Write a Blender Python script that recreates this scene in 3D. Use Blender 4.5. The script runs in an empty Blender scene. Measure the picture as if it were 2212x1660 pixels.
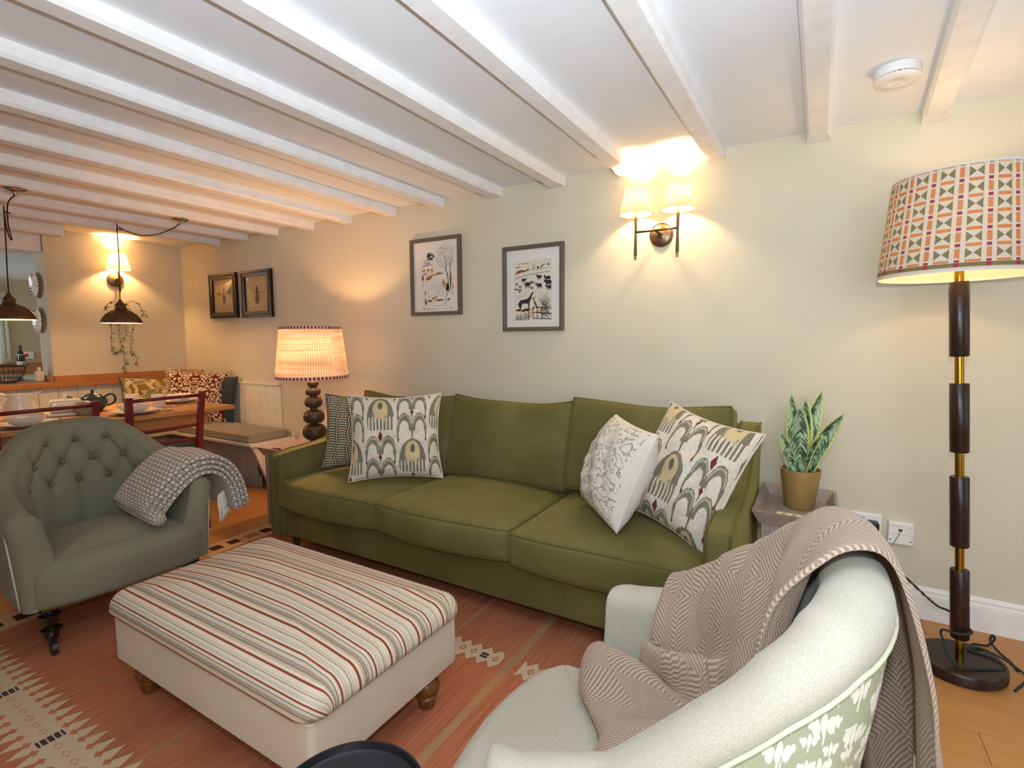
import bpy, bmesh, math, random
import numpy as np
from mathutils import Vector, Matrix
random.seed(7); rng = np.random.default_rng(7)
SC = bpy.context.scene; COL = SC.collection
PI = math.pi

# ------------------------------------------------------------------ camera
def _camera():
    f = 1110.0; px, py = 1106.0, 830.0
    def d(u, v): return Vector(((u-px)/f, (v-py)/f, 1.0)).normalized()
    a = d(-760, 742); b = d(1772, 725)            # vanishing points of the wall and of the beams
    b = (b - a*a.dot(b)).normalized(); X = -a; Y = b; Z = X.cross(Y)
    right = Vector((X[0], Y[0], Z[0])); down = Vector((X[1], Y[1], Z[1])); fwd = Vector((X[2], Y[2], Z[2]))
    cd = bpy.data.cameras.new('camera'); co = bpy.data.objects.new('camera', cd); COL.objects.link(co)
    M = Matrix((right, -down, -fwd)).transposed().to_4x4(); M.translation = Vector((0, -2.72, 1.215))
    co.matrix_world = M; cd.sensor_fit = 'HORIZONTAL'; cd.sensor_width = 36; cd.lens = 36*f/2212; cd.clip_start = .02
    SC.camera = co
_camera()

# ------------------------------------------------------------------ world, daylight, exposure
W = bpy.data.worlds.new('world'); SC.world = W; W.use_nodes = True
W.node_tree.nodes['Background'].inputs[0].default_value = (.80, .89, 1, 1)
W.node_tree.nodes['Background'].inputs[1].default_value = 1.0
SC.view_settings.view_transform = 'Standard'; SC.view_settings.look = 'None'
SC.view_settings.gamma = 1; SC.view_settings.exposure = 0.36; SC.view_settings.use_curve_mapping = False
def area(name, loc, target, sx, sy, watts, col):
    l = bpy.data.lights.new(name, 'AREA'); l.shape = 'RECTANGLE'; l.size = sx; l.size_y = sy; l.energy = watts; l.color = col
    o = bpy.data.objects.new(name, l); COL.objects.link(o); o.location = loc
    o.rotation_euler = (Vector(target)-Vector(loc)).to_track_quat('-Z', 'Y').to_euler(); return o
DAY = (.80, .905, 1.0)
area('daylight_front_window', (.85, -3.42, 1.20), (.85, 0, 1.20), 1.5, 1.35, 20, DAY)
area('daylight_right_window', (3.16, -1.35, 1.15), (-2, -1.35, 1.15), 1.65, 1.55, 3, DAY)
area('daylight_kitchen_window', (-7.6, -3.42, 1.35), (-7.6, 0, 1.2), 1.2, 1.1, 26, DAY)
def bulb(name, loc, watts, col=(1, .66, .32), r=.025):
    l = bpy.data.lights.new(name, 'POINT'); l.energy = watts; l.color = col; l.shadow_soft_size = r
    o = bpy.data.objects.new(name, l); COL.objects.link(o); o.location = loc; return o
bulb('camera_flash_spill', (.02, -2.70, 1.36), 25, (.84, .93, 1.0), .025)          # the photographer's flash: spill ...
fl_ = bpy.data.lights.new('camera_flash', 'SPOT'); fl_.energy = 95; fl_.color = (.74, .875, 1.0); fl_.shadow_soft_size = .025; fl_.spot_size = math.radians(160); fl_.spot_blend = 1.0
fo_ = bpy.data.objects.new('camera_flash', fl_); COL.objects.link(fo_); fo_.location = (.02, -2.70, 1.36); fo_.rotation_euler = Vector((-.36, .52, .76)).to_track_quat('-Z', 'Y').to_euler()   # ... and its head, tilted to the ceiling

# ------------------------------------------------------------------ scene helpers
def lin(c):
    if isinstance(c, str): c = tuple(int(c[i:i+2], 16) for i in (0, 2, 4))
    return tuple((x/255/12.92 if x/255 <= .04045 else ((x/255+.055)/1.055)**2.4) for x in c)
def tag(o, label=None, cat=None, group=None, kind=None):
    if label: o['label'] = label
    if cat: o['category'] = cat
    if group: o['group'] = group
    if kind: o['kind'] = kind
    return o
def link(o, parent=None):
    COL.objects.link(o)
    if parent is not None: o.parent = parent
    return o
def thing(name, loc, rz, label, cat, group=None, rot=None):
    o = bpy.data.objects.new(name, None); o.empty_display_size = .05; COL.objects.link(o)
    o.location = loc; o.rotation_euler = rot if rot else (0, 0, rz)
    return tag(o, label, cat, group)
def mobj(name, v, f, mat, parent=None, smooth=True, uv=None, loc=None):
    me = bpy.data.meshes.new(name); me.from_pydata([tuple(map(float, p)) for p in v], [], f); me.update()
    if uv is not None:
        L = me.uv_layers.new(name='UVMap'); uv = np.asarray(uv, dtype=np.float32)
        idx = np.empty(len(me.loops), dtype=np.int32); me.loops.foreach_get('vertex_index', idx)
        L.data.foreach_set('uv', uv[idx].ravel())
    if smooth: me.polygons.foreach_set('use_smooth', [True]*len(me.polygons))
    me.materials.append(mat)
    o = bpy.data.objects.new(name, me)
    if loc is not None: o.location = loc
    return link(o, parent)
def bobj(name, bm, mat, parent=None, smooth=False, loc=None, rz=0):
    bmesh.ops.recalc_face_normals(bm, faces=bm.faces)
    me = bpy.data.meshes.new(name); bm.to_mesh(me); bm.free()
    if smooth: me.polygons.foreach_set('use_smooth', [True]*len(me.polygons))
    me.materials.append(mat); o = bpy.data.objects.new(name, me)
    if loc is not None: o.location = loc
    o.rotation_euler.z = rz
    return link(o, parent)
def fixn(o):
    bm = bmesh.new(); bm.from_mesh(o.data); bmesh.ops.recalc_face_normals(bm, faces=bm.faces); bm.to_mesh(o.data); bm.free(); return o
def bx(bm, x0, x1, y0, y1, z0, z1, bev=0, seg=2):
    r = bmesh.ops.create_cube(bm, size=1)
    vs = r['verts']
    for v in vs: v.co = Vector(((x0+x1)/2+v.co.x*(x1-x0), (y0+y1)/2+v.co.y*(y1-y0), (z0+z1)/2+v.co.z*(z1-z0)))
    if bev:
        es = list({e for v in vs for e in v.link_edges})
        bmesh.ops.bevel(bm, geom=es, offset=bev, segments=seg, profile=.5, affect='EDGES')
def box(name, x0, x1, y0, y1, z0, z1, mat, parent=None, bev=0, seg=2, smooth=False):
    bm = bmesh.new(); bx(bm, x0, x1, y0, y1, z0, z1, bev, seg); return bobj(name, bm, mat, parent, smooth)
def prism(name, pts, axis, a0, a1, mat, parent=None, bev=0, seg=3, smooth=False):
    """pts: 2D outline; axis 'x': (y,z) outline extruded in x; 'y': (x,z); 'z': (x,y)"""
    bm = bmesh.new()
    def P(p, a): return {'x': (a, p[0], p[1]), 'y': (p[0], a, p[1]), 'z': (p[0], p[1], a)}[axis]
    A = [bm.verts.new(P(p, a0)) for p in pts]; B = [bm.verts.new(P(p, a1)) for p in pts]; n = len(pts)
    bm.faces.new(A); bm.faces.new(B[::-1])
    for i in range(n): bm.faces.new((A[i], B[i], B[(i+1) % n], A[(i+1) % n]))
    bmesh.ops.recalc_face_normals(bm, faces=bm.faces)
    if bev:
        es = [e for e in bm.edges if len(e.link_faces) == 2 and e.calc_face_angle(0) > .6]
        bmesh.ops.bevel(bm, geom=es, offset=bev, segments=seg, profile=.5, affect='EDGES')
    return bobj(name, bm, mat, parent, smooth)
def gridfaces(nu, nv, cu=False, cv=False):
    F = []
    for i in range(nu if cu else nu-1):
        for j in range(nv if cv else nv-1):
            a = i*nv+j; b = ((i+1) % nu)*nv+j; c = ((i+1) % nu)*nv+(j+1) % nv; d = i*nv+(j+1) % nv
            F.append((a, b, c, d))
    return F
def lathe(name, prof, mat, parent=None, seg=32, loc=(0, 0, 0), cap=True, smooth=True, uv=False):
    V = []; U = []; n = len(prof)
    for i in range(seg):
        t = 2*PI*i/seg
        for j, (r, z) in enumerate(prof): V.append((r*math.cos(t), r*math.sin(t), z)); U.append((i/seg, j/(n-1)))
    F = gridfaces(seg, n, cu=True)
    if cap:
        if prof[0][0] > 1e-5: F.append(tuple(i*n for i in range(seg))[::-1])
        if prof[-1][0] > 1e-5: F.append(tuple(i*n+n-1 for i in range(seg)))
    o = mobj(name, V, F, mat, parent, smooth, loc=loc)
    if smooth: sharp(o)
    return fixn(o)
def sharp(o, ang=.7):
    me = o.data
    try: me.set_sharp_from_angle(angle=ang)
    except Exception: pass
    return o
def catmull(P, n=8):
    P = [Vector(p) for p in P]; out = []
    for i in range(len(P)-1):
        p0 = P[max(i-1, 0)]; p1 = P[i]; p2 = P[i+1]; p3 = P[min(i+2, len(P)-1)]
        for k in range(n):
            t = k/n
            out.append(.5*((2*p1)+(-p0+p2)*t+(2*p0-5*p1+4*p2-p3)*t*t+(-p0+3*p1-3*p2+p3)*t**3))
    out.append(P[-1]); return out
def tubeverts(P, r, seg=8, closed=False):
    P = [Vector(p) for p in P]; n = len(P); V = []; N = None
    rr = r if callable(r) else (lambda t: r)
    for i in range(n):
        T = (P[(i+1) % n]-P[i-1]) if closed else (P[min(i+1, n-1)]-P[max(i-1, 0)])
        T.normalize()
        if N is None:
            N = T.cross(Vector((0, 0, 1)))
            if N.length < .1: N = T.cross(Vector((1, 0, 0)))
        N = (N-T*N.dot(T)).normalized(); B = T.cross(N); q = rr(i/max(n-1, 1))
        for k in range(seg):
            a = 2*PI*k/seg; V.append(P[i]+N*math.cos(a)*q+B*math.sin(a)*q)
    F = gridfaces(n, seg, cu=closed, cv=True)
    if not closed: F += [tuple(range(seg))[::-1], tuple((n-1)*seg+k for k in range(seg))]
    return V, F
def tube(name, P, r, mat, parent=None, seg=8, closed=False, smooth=True):
    V, F = tubeverts(P, r, seg, closed); L_ = [0.0]
    for i in range(1, len(P)): L_.append(L_[-1]+(Vector(P[i])-Vector(P[i-1])).length)
    return fixn(mobj(name, V, F, mat, parent, smooth, uv=[(L_[i], abs(k/seg-.5)*.2) for i in range(len(P)) for k in range(seg)]))
def joined(name, lst, mat, parent=None, smooth=True):
    V = []; F = []
    for v, f in lst:
        o = len(V); V += v; F += [tuple(i+o for i in q) for q in f]
    return fixn(mobj(name, V, F, mat, parent, smooth))
def copytree(o, parent=None):
    c = o.copy(); COL.objects.link(c); c.parent = parent
    for ch in list(o.children): copytree(ch, c)
    return c
def edgecoords(h, r, nm, ne=5):
    a = [-(h-r)-r*math.sin(PI/2*(1-k/ne)) for k in range(ne)]
    m = [-(h-r)+2*(h-r)*k/nm for k in range(nm+1)]
    return a+m+[-x for x in a[::-1]]
def softbox(name, hx, hy, hz, r, mat, parent=None, fn=None, n=(14, 14, 4)):
    """rounded box surface, each vertex passed through fn(p, unit) to shape it"""
    cs = [edgecoords(h, min(r, h*.95), k) for h, k in zip((hx, hy, hz), n)]
    H = (hx, hy, hz); V = []; F = []; ids = {}
    def vid(p):
        key = (round(p[0], 6), round(p[1], 6), round(p[2], 6))
        if key not in ids:
            q = Vector([max(-(H[i]-r), min(H[i]-r, p[i])) for i in range(3)]); d = Vector(p)-q
            w = q+d.normalized()*r if d.length > 1e-9 else Vector(p)
            if fn: w = fn(w, (p[0]/hx, p[1]/hy, p[2]/hz))
            ids[key] = len(V); V.append(w)
        return ids[key]
    for ax in range(3):
        b, c = [(1, 2), (2, 0), (0, 1)][ax]
        for s in (-1, 1):
            for i in range(len(cs[b])-1):
                for j in range(len(cs[c])-1):
                    q = []
                    for (ii, jj) in ((i, j), (i+1, j), (i+1, j+1), (i, j+1)):
                        p = [0, 0, 0]; p[ax] = s*H[ax]; p[b] = cs[b][ii]; p[c] = cs[c][jj]; q.append(vid(p))
                    if s < 0: q = q[::-1]
                    if len(set(q)) == 4: F.append(tuple(q))
    return mobj(name, V, F, mat, parent, True, uv=[(v[0], v[1]) for v in V])
def pad(name, outline, z0, z1, r, crown, mat, parent=None, rings=14, rb=None, uvscale=1.0, taper=0):
    """upholstered pad over a star-shaped outline: rounded edges, domed top"""
    O = [Vector(p) for p in outline]; c = sum(O, Vector((0, 0)))/len(O); n = len(O); V = []; U = []
    def inset(d):
        out = []
        for i in range(n):
            t = (O[(i+1) % n]-O[i-1]).normalized(); nn = Vector((t.y, -t.x))
            out.append(O[i]-nn*d)
        return out
    rb = rb if rb is not None else r*.4; rows = []
    rows.append((inset(rb+taper), z0)); 
    for k in range(1, 4): a = PI/2*k/3; rows.append((inset(rb*(1-math.sin(a))+taper*(1-k/3)), z0+rb*(1-math.cos(a))))
    m = 7
    for k in range(0, m+1): a = PI/2*k/m; rows.append((inset(r*(1-math.cos(a))), z1-r+r*math.sin(a)))
    top = rows[-1][0]; zt = z1
    for k in range(1, rings+1):
        s = 1-k/rings; rows.append(([c+(p-c)*s for p in top], zt+crown*(1-s*s)))
    for R_, z in rows:
        for p in R_: V.append((p.x, p.y, z)); U.append((p.x*uvscale, p.y*uvscale))
    F = gridfaces(len(rows), n, cv=True); F.append(tuple(range(n)))
    return fixn(mobj(name, V, F, mat, parent, True, uv=U))
def rrect(x0, x1, y0, y1, r, k=6, per=6):
    P = []
    for cx, cy, a0 in ((x1-r, y1-r, 0), (x0+r, y1-r, 90), (x0+r, y0+r, 180), (x1-r, y0+r, 270)):
        for i in range(k+1):
            a = math.radians(a0+90*i/k); P.append((cx+r*math.cos(a), cy+r*math.sin(a)))
    Q = []
    for i in range(len(P)):
        a = Vector(P[i]); b = Vector(P[(i+1) % len(P)]); L = (b-a).length
        m = per if L > 2.2*r*PI/2/k+.01 else 1
        for j in range(m): Q.append(tuple(a+(b-a)*j/m))
    return Q

# ------------------------------------------------------------------ shader expressions
T = None
class X:
    def __init__(s, k): s.k = k
    def _b(s, o, op, rev=False):
        n = T.nodes.new('ShaderNodeMath'); n.operation = op
        for i, q in enumerate((o, s) if rev else (s, o)):
            if isinstance(q, X): T.links.new(q.k, n.inputs[i])
            else: n.inputs[i].default_value = float(q)
        return X(n.outputs[0])
    def __add__(s, o): return s._b(o, 'ADD')
    def __radd__(s, o): return s._b(o, 'ADD')
    def __sub__(s, o): return s._b(o, 'SUBTRACT')
    def __rsub__(s, o): return s._b(o, 'SUBTRACT', True)
    def __mul__(s, o): return s._b(o, 'MULTIPLY')
    def __rmul__(s, o): return s._b(o, 'MULTIPLY')
    def __truediv__(s, o): return s._b(o, 'DIVIDE')
    def __gt__(s, o): return s._b(o, 'GREATER_THAN')
    def __lt__(s, o): return s._b(o, 'LESS_THAN')
    def __pow__(s, o): return s._b(o, 'POWER')
def un(a, op): return a._b(0, op)
def fract(a): return un(a, 'FRACT')
def floorx(a): return un(a, 'FLOOR')
def absx(a): return un(a, 'ABSOLUTE')
def sinx(a): return un(a, 'SINE')
def sqrtx(a): return un(a, 'SQRT')
def mx(a, b): return a._b(b, 'MAXIMUM')
def mn(a, b): return a._b(b, 'MINIMUM')
def tri(a): return absx(fract(a)-.5)*2
def sstep(a, b, x):
    n = T.nodes.new('ShaderNodeMapRange'); n.interpolation_type = 'SMOOTHSTEP'
    n.inputs['From Min'].default_value = a; n.inputs['From Max'].default_value = b; T.links.new(x.k, n.inputs['Value']); return X(n.outputs[0])
def combine(x, y, z=0.0):
    n = T.nodes.new('ShaderNodeCombineXYZ')
    for i, q in enumerate((x, y, z)):
        if isinstance(q, X): T.links.new(q.k, n.inputs[i])
        else: n.inputs[i].default_value = q
    return n.outputs[0]
def coords(kind='UV'):
    n = T.nodes.new('ShaderNodeTexCoord'); s = T.nodes.new('ShaderNodeSeparateXYZ'); T.links.new(n.outputs[kind], s.inputs[0])
    return X(s.outputs[0]), X(s.outputs[1]), X(s.outputs[2])
def worldpos():
    n = T.nodes.new('ShaderNodeNewGeometry'); s = T.nodes.new('ShaderNodeSeparateXYZ'); T.links.new(n.outputs['Position'], s.inputs[0])
    return X(s.outputs[0]), X(s.outputs[1]), X(s.outputs[2])
def noise(vec, scale=5, detail=2, rough=.5):
    n = T.nodes.new('ShaderNodeTexNoise'); n.inputs['Scale'].default_value = scale; n.inputs['Detail'].default_value = detail
    n.inputs['Roughness'].default_value = rough; T.links.new(vec, n.inputs['Vector']); return X(n.outputs['Fac'])
def voronoi(vec, scale, feat='F1', rnd=1.0):
    n = T.nodes.new('ShaderNodeTexVoronoi'); n.feature = feat; n.inputs['Scale'].default_value = scale
    n.inputs['Randomness'].default_value = rnd; T.links.new(vec, n.inputs['Vector']); return X(n.outputs['Distance'])
def mixc(f, a, b):
    n = T.nodes.new('ShaderNodeMix'); n.data_type = 'RGBA'; n.clamp_factor = True
    if isinstance(f, X): T.links.new(f.k, n.inputs[0])
    else: n.inputs[0].default_value = f
    for i, q in ((6, a), (7, b)):
        if isinstance(q, (tuple, str)): n.inputs[i].default_value = (*(lin(q) if isinstance(q, str) else q), 1)
        else: T.links.new(q, n.inputs[i])
    return n.outputs[2]
def rnd_obj():
    n = T.nodes.new('ShaderNodeObjectInfo'); return X(n.outputs['Random'])
class Mat:
    def __init__(s, name, color='888888', rough=.6, metal=0, spec=.4, sheen=0, sheen_tint=None, coat=0, alpha=1):
        global T
        s.m = bpy.data.materials.new(name); s.m.use_nodes = True; T = s.t = s.m.node_tree
        s.b = T.nodes['Principled BSDF']; i = s.b.inputs
        if isinstance(color, str): color = lin(color)
        i['Base Color'].default_value = (*color, 1); i['Roughness'].default_value = rough; i['Metallic'].default_value = metal
        i['Specular IOR Level'].default_value = spec; i['Sheen Weight'].default_value = sheen; i['Coat Weight'].default_value = coat
        if sheen_tint: i['Sheen Tint'].default_value = (*lin(sheen_tint), 1)
        i['Sheen Roughness'].default_value = .45
    def col(s, sock): T.links.new(sock, s.b.inputs['Base Color']); return s
    def rough(s, x): T.links.new(x.k, s.b.inputs['Roughness']); return s
    def bump(s, h, strength=.3, dist=.002):
        n = T.nodes.new('ShaderNodeBump'); n.inputs['Strength'].default_value = strength; n.inputs['Distance'].default_value = dist
        T.links.new(h.k, n.inputs['Height']); T.links.new(n.outputs[0], s.b.inputs['Normal']); return s
    def translucent(s, w, colsock=None, color='ffffff'):
        tr = T.nodes.new('ShaderNodeBsdfTranslucent'); mxn = T.nodes.new('ShaderNodeMixShader'); mxn.inputs[0].default_value = w
        if colsock is not None: T.links.new(colsock, tr.inputs[0])
        else: tr.inputs[0].default_value = (*lin(color), 1)
        out = [n for n in T.nodes if n.type == 'OUTPUT_MATERIAL'][0]
        T.links.new(s.b.outputs[0], mxn.inputs[1]); T.links.new(tr.outputs[0], mxn.inputs[2]); T.links.new(mxn.outputs[0], out.inputs[0]); return s
    def emit(s, color, st): s.b.inputs['Emission Color'].default_value = (*lin(color), 1); s.b.inputs['Emission Strength'].default_value = st; return s
def simple(name, color, rough=.6, **k): return Mat(name, color, rough, **k).m
def fabric(name, color, color2, scale=900, rough=.9, sheen=.15, bump=.25, blot=3):
    m = Mat(name, color, rough, sheen=sheen, spec=.15); x, y, z = coords('Object'); v = combine(x, y, z)
    n1 = noise(v, scale, 2); n2 = noise(v, blot, 3)
    m.col(mixc(sstep(.3, .7, n1)*.7+sstep(.35, .65, n2)*.3, color, color2)); m.bump(n1, bump, .0015); return m.m
def woodmat(name, c1, c2, axis=0, rough=.45, scale=6, per_obj=.0, stretch=14, coat=0):
    m = Mat(name, c1, rough, coat=coat); P = list(coords('Object')); r = rnd_obj()
    P = [p*(1.0 if i == axis else float(stretch)) + r*7.3 for i, p in enumerate(P)]
    v = combine(*P); n1 = noise(v, scale, 4, .6); n2 = noise(v, scale*5, 2)
    f = sstep(.3, .72, n1)*.75+n2*.25
    if per_obj: f = f*(1-per_obj)+r*per_obj
    m.col(mixc(f, c1, c2)); m.bump(n1, .06, .001); return m.m

# ------------------------------------------------------------------ materials of the room
def mk_wall():
    m = Mat('wall_paint', 'cfc8ae', .85, spec=.25); x, y, z = coords('Object'); n = noise(combine(x, y, z), 90, 3); n2 = noise(combine(x, y, z), 2.2, 2)
    m.col(mixc(sstep(.3, .7, n2), 'd4cdb8', 'd0c8b2')); m.bump(n, .06, .002); return m.m
WALL = mk_wall()
def mk_white(name, c1, c2, rough=.7, bmp=.10):
    m = Mat(name, c1, rough, spec=.3); x, y, z = coords('Object'); n = noise(combine(x, y, z), 14, 4); m.col(mixc(sstep(.35, .7, n), c1, c2)); m.bump(noise(combine(x*.3, y*.3, z), 60, 3), bmp, .002); return m.m
CEIL = mk_white('ceiling_paint', 'ebedf1', 'e9ebef', .9, 0.015); BEAMW = mk_white('beam_paint', 'f1efef', 'eae8e6', .6)
TRIM = mk_white('trim_paint', 'e9e6e2', 'e2dfda', .4); PANELW = mk_white('panel_paint', 'e6e0d0', 'e0d9c8', .5); BENCHP = mk_white('bench_paint', 'd6d0c2', 'd0c9ba', .5)
FLOORM = woodmat('floor_oak', 'ac743c', 'c08a50', axis=0, rough=.32, scale=5, per_obj=.35, stretch=12)
OAK = woodmat('worktop_oak', 'a5663a', 'c08450', axis=1, rough=.35, scale=6, per_obj=.25)
FLGAP = simple('floor_gap', '5a3c20', .8)
BLACKM = simple('black_metal', '1a1a1c', .35, metal=.8)
WHITEP = simple('white_plastic', 'eceae6', .35)

# ------------------------------------------------------------------ structure
XL, XR, YF, HC = -5.37, 3.0, -3.30, 2.115
def st(o): return tag(o, kind='structure')
floor = st(box('floor', -9.2, XR+.15, YF-.15, .15, -.1, -.004, FLGAP))
pw, plen = .145, 1.25
protos = []
for k in range(2):
    bm = bmesh.new(); bx(bm, -plen/2+.0008, plen/2-.0008, -pw/2+.0008, pw/2-.0008, -.01, 0)
    bmesh.ops.recalc_face_normals(bm, faces=bm.faces); me = bpy.data.meshes.new('floor_plank'); bm.to_mesh(me); bm.free(); me.materials.append(FLOORM); protos.append(me)
nx = 0
y = -pw/2
while y > YF:
    x = XL-.2+random.random()*plen*.9
    while x-plen/2 < XR:
        if x-plen/2 > XL-.2:
            o = bpy.data.objects.new('floor_plank', protos[0]); COL.objects.link(o); o.parent = floor; o.location = (x, y, 0)
        x += plen
    y -= pw
kfl = st(box('floor_kitchen', -9.1, XL-.0, YF, 0, -.003, .0005, simple('kitchen_floor_tile', '8d8478', .4)))
st(box('wall_back', -9.2, XR+.15, 0, .15, 0, HC, WALL))
def wall_with_hole(name, ax, a0, a1, lo, hi, z0, z1, h0, h1, hz0, hz1, mat):
    bm = bmesh.new()
    def B(l0, l1, q0, q1):
        if ax == 'y': bx(bm, l0, l1, a0, a1, q0, q1)
        else: bx(bm, a0, a1, l0, l1, q0, q1)
    B(lo, h0, z0, z1); B(h1, hi, z0, z1); B(h0, h1, z0, hz0); B(h0, h1, hz1, z1)
    return st(bobj(name, bm, mat))
wall_with_hole('wall_front', 'y', YF-.12, YF, -5.45, XR+.15, 0, HC, .1, 1.6, .5, 1.9, WALL)
wall_with_hole('wall_right', 'x', XR, XR+.15, YF, 0, 0, HC, -2.2, -.5, .35, 1.95, WALL)
wl = st(box('wall_left', XL-.225, XL, -1.04, 0, 0, HC, WALL))
wlow = st(box('wall_left_low', XL-.12, XL, YF, -1.04, 0, .835, PANELW))
st(box('ceiling', -5.6, XR+.15, YF-.15, .15, HC, HC+.1, CEIL))
for i, (o_, a, b) in enumerate((('y', .1, 1.6), ('x', -2.2, -.5))):
    bm = bmesh.new()
    for k in range(3):
        q = a+(b-a)*k/2
        if o_ == 'y': bx(bm, q-.025, q+.025, YF-.09, YF-.04, .5, 1.9)
        else: bx(bm, XR+.04, XR+.09, q-.025, q+.025, .35, 1.95)
    for z in ((.525, 1.2, 1.87) if o_ == 'y' else (.375, 1.15, 1.92)):
        if o_ == 'y': bx(bm, a, b, YF-.09, YF-.04, z-.02, z+.03)
        else: bx(bm, XR+.04, XR+.09, a, b, z-.02, z+.03)
    st(bobj('window_%d' % (i+1), bm, TRIM))
# beams: chamfered joists with stopped chamfers at the wall
BX = [.005-.045, -.465, -.907, -1.313, -1.726, -2.17, -2.589, -3.03, -3.45, -3.89, -4.31, -4.735, -5.15]
ceiling = bpy.data.objects['ceiling']
def beam(xc, y0, y1, w=.088, z0=2.062, ch=.011, skew=0.0):
    h = w/2; stop = .11
    secs = []
    for y, c in ((y1, 0.0005), (y1-stop+.03, .0005), (y1-stop, ch), (y0, ch)):
        secs.append([(-h, HC+.002), (-h, z0+c), (-h+c, z0), (h-c, z0), (h, z0+c), (h, HC+.002)])
    V = []; ys = [y1, y1-stop+.03, y1-stop, y0]
    for s, y in zip(secs, ys): V += [(xc+skew*(y1-y)+a, y, b) for a, b in s]
    F = gridfaces(4, 6); F += [tuple(range(6)), tuple(18+k for k in range(6))]
    o = fixn(mobj('beam', V, F, BEAMW, ceiling, smooth=False)); return o
for xc in BX[:-1]: beam(xc, YF, 0)
beam(.36, YF, 0, skew=-.055)
for xc in (.79, 1.22, 1.65, 2.08, 2.51): beam(xc, YF, 0)
beam(-5.15, YF, -.985, z0=2.03)
st(box('trim_1', XL-.22, XL-.02, YF, -1.045, 1.925, HC, BEAMW))
# skirting
def skirt(name, x0, x1, par=None):
    prof = [(0, 0), (-.018, 0), (-.018, .098), (-.0165, .101), (-.0165, .106), (-.012, .118), (-.013, .124), (-.006, .137), (0, .139)]
    return st(prism(name, prof, 'x', x0, x1, TRIM))
skirt('baseboard_back', -3.70, XR)
# panelling behind the bench: separate planks with recessed joints
wback = bpy.data.objects['wall_back']
pl = .092; n = int((5.37-3.90)/pl)
for i in range(n):
    x0 = XL+.012+i*(1.458/n); box('panel_plank', x0+.0012, x0+1.458/n-.0012, -.014, .002, .40, .818, PANELW, wback, bev=.0018, seg=1)
box('dado_rail', XL, -3.905, -.026, .002, .818, .838, PANELW, wback, bev=.005)
for i in range(24):
    y0 = -.0-(i+1)*.128
    p = wl if y0 > -1.04 else wlow
    box('panel_plank', XL-.002, XL+.016, y0+.0015, y0+.128-.0015, .05, .834, PANELW, p, bev=.003, seg=1)
# oak worktop and upstand
wt = thing('worktop', (0, 0, 0), 0, 'long oak worktop ledge above the cream panelled bench wall', 'worktop')
box('front_board', XL-.001, XL+.10, -2.4, -.001, .836, .880, OAK, wt, bev=.004)
box('counter_board', XL-.62, XL-.0015, -2.4, -1.045, .836, .880, OAK, wt, bev=.002)
yy = -1.04
for k in range(3): box('upstand_board', XL, XL+.022, yy, yy+.345, .8805, .925, OAK, wt, bev=.002); yy += .347
box('upstand_end', XL-.225, XL-.0, -1.062, -1.041, .8805, .925, OAK, wt, bev=.002)
box('upstand_return', XL+.022, -5.08, -.022, -.0005, .8805, .925, OAK, wt, bev=.002)
box('return_board', XL+.10, -5.085, -.075, -.0005, .836, .880, OAK, wt, bev=.004)
# kitchen seen through the opening
KW = simple('kitchen_wall_paint', 'c4b494', .85)
st(box('wall_kitchen_far', -9.2, -9.05, YF, 0, 0, 2.0, KW)); st(box('ceiling_kitchen', -9.2, -5.6, YF, .0, 1.99, 2.12, CEIL))
wall_with_hole('wall_kitchen_front', 'y', YF-.12, YF, -9.2, -5.45, 0, 2.1, -8.2, -7.0, .8, 1.9, KW)
# window of the kitchen, its curtain
wfar = bpy.data.objects['wall_kitchen_far']; bpy.data.objects.remove(wfar)
wall_with_hole('wall_kitchen_far', 'x', -9.0, -8.75, YF, 0, 0, 2.0, -1.75, -.39, .95, 1.82, KW)
bm = bmesh.new()
for y in (-1.70, -1.07, -.43): bx(bm, -8.93, -8.88, y-.03, y+.03, .95, 1.82)
for z in (.975, 1.795): bx(bm, -8.93, -8.88, -1.75, -.39, z-.025, z+.025)
st(bobj('window_3', bm, TRIM))
V = []; nu = 30
for i in range(nu):
    y = -.80+.35*i/(nu-1); dx = .02*math.sin(i*1.3)
    V += [(-8.70+dx, y, .93), (-8.70+dx, y, 1.90)]
cm = Mat('curtain_linen', 'dfe3d2', .9); cm.translucent(.35, color='dfe3d2')
tag(mobj('curtain', V, gridfaces(nu, 2), cm.m), 'pale green white curtain beside the kitchen window', 'curtain')

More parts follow.
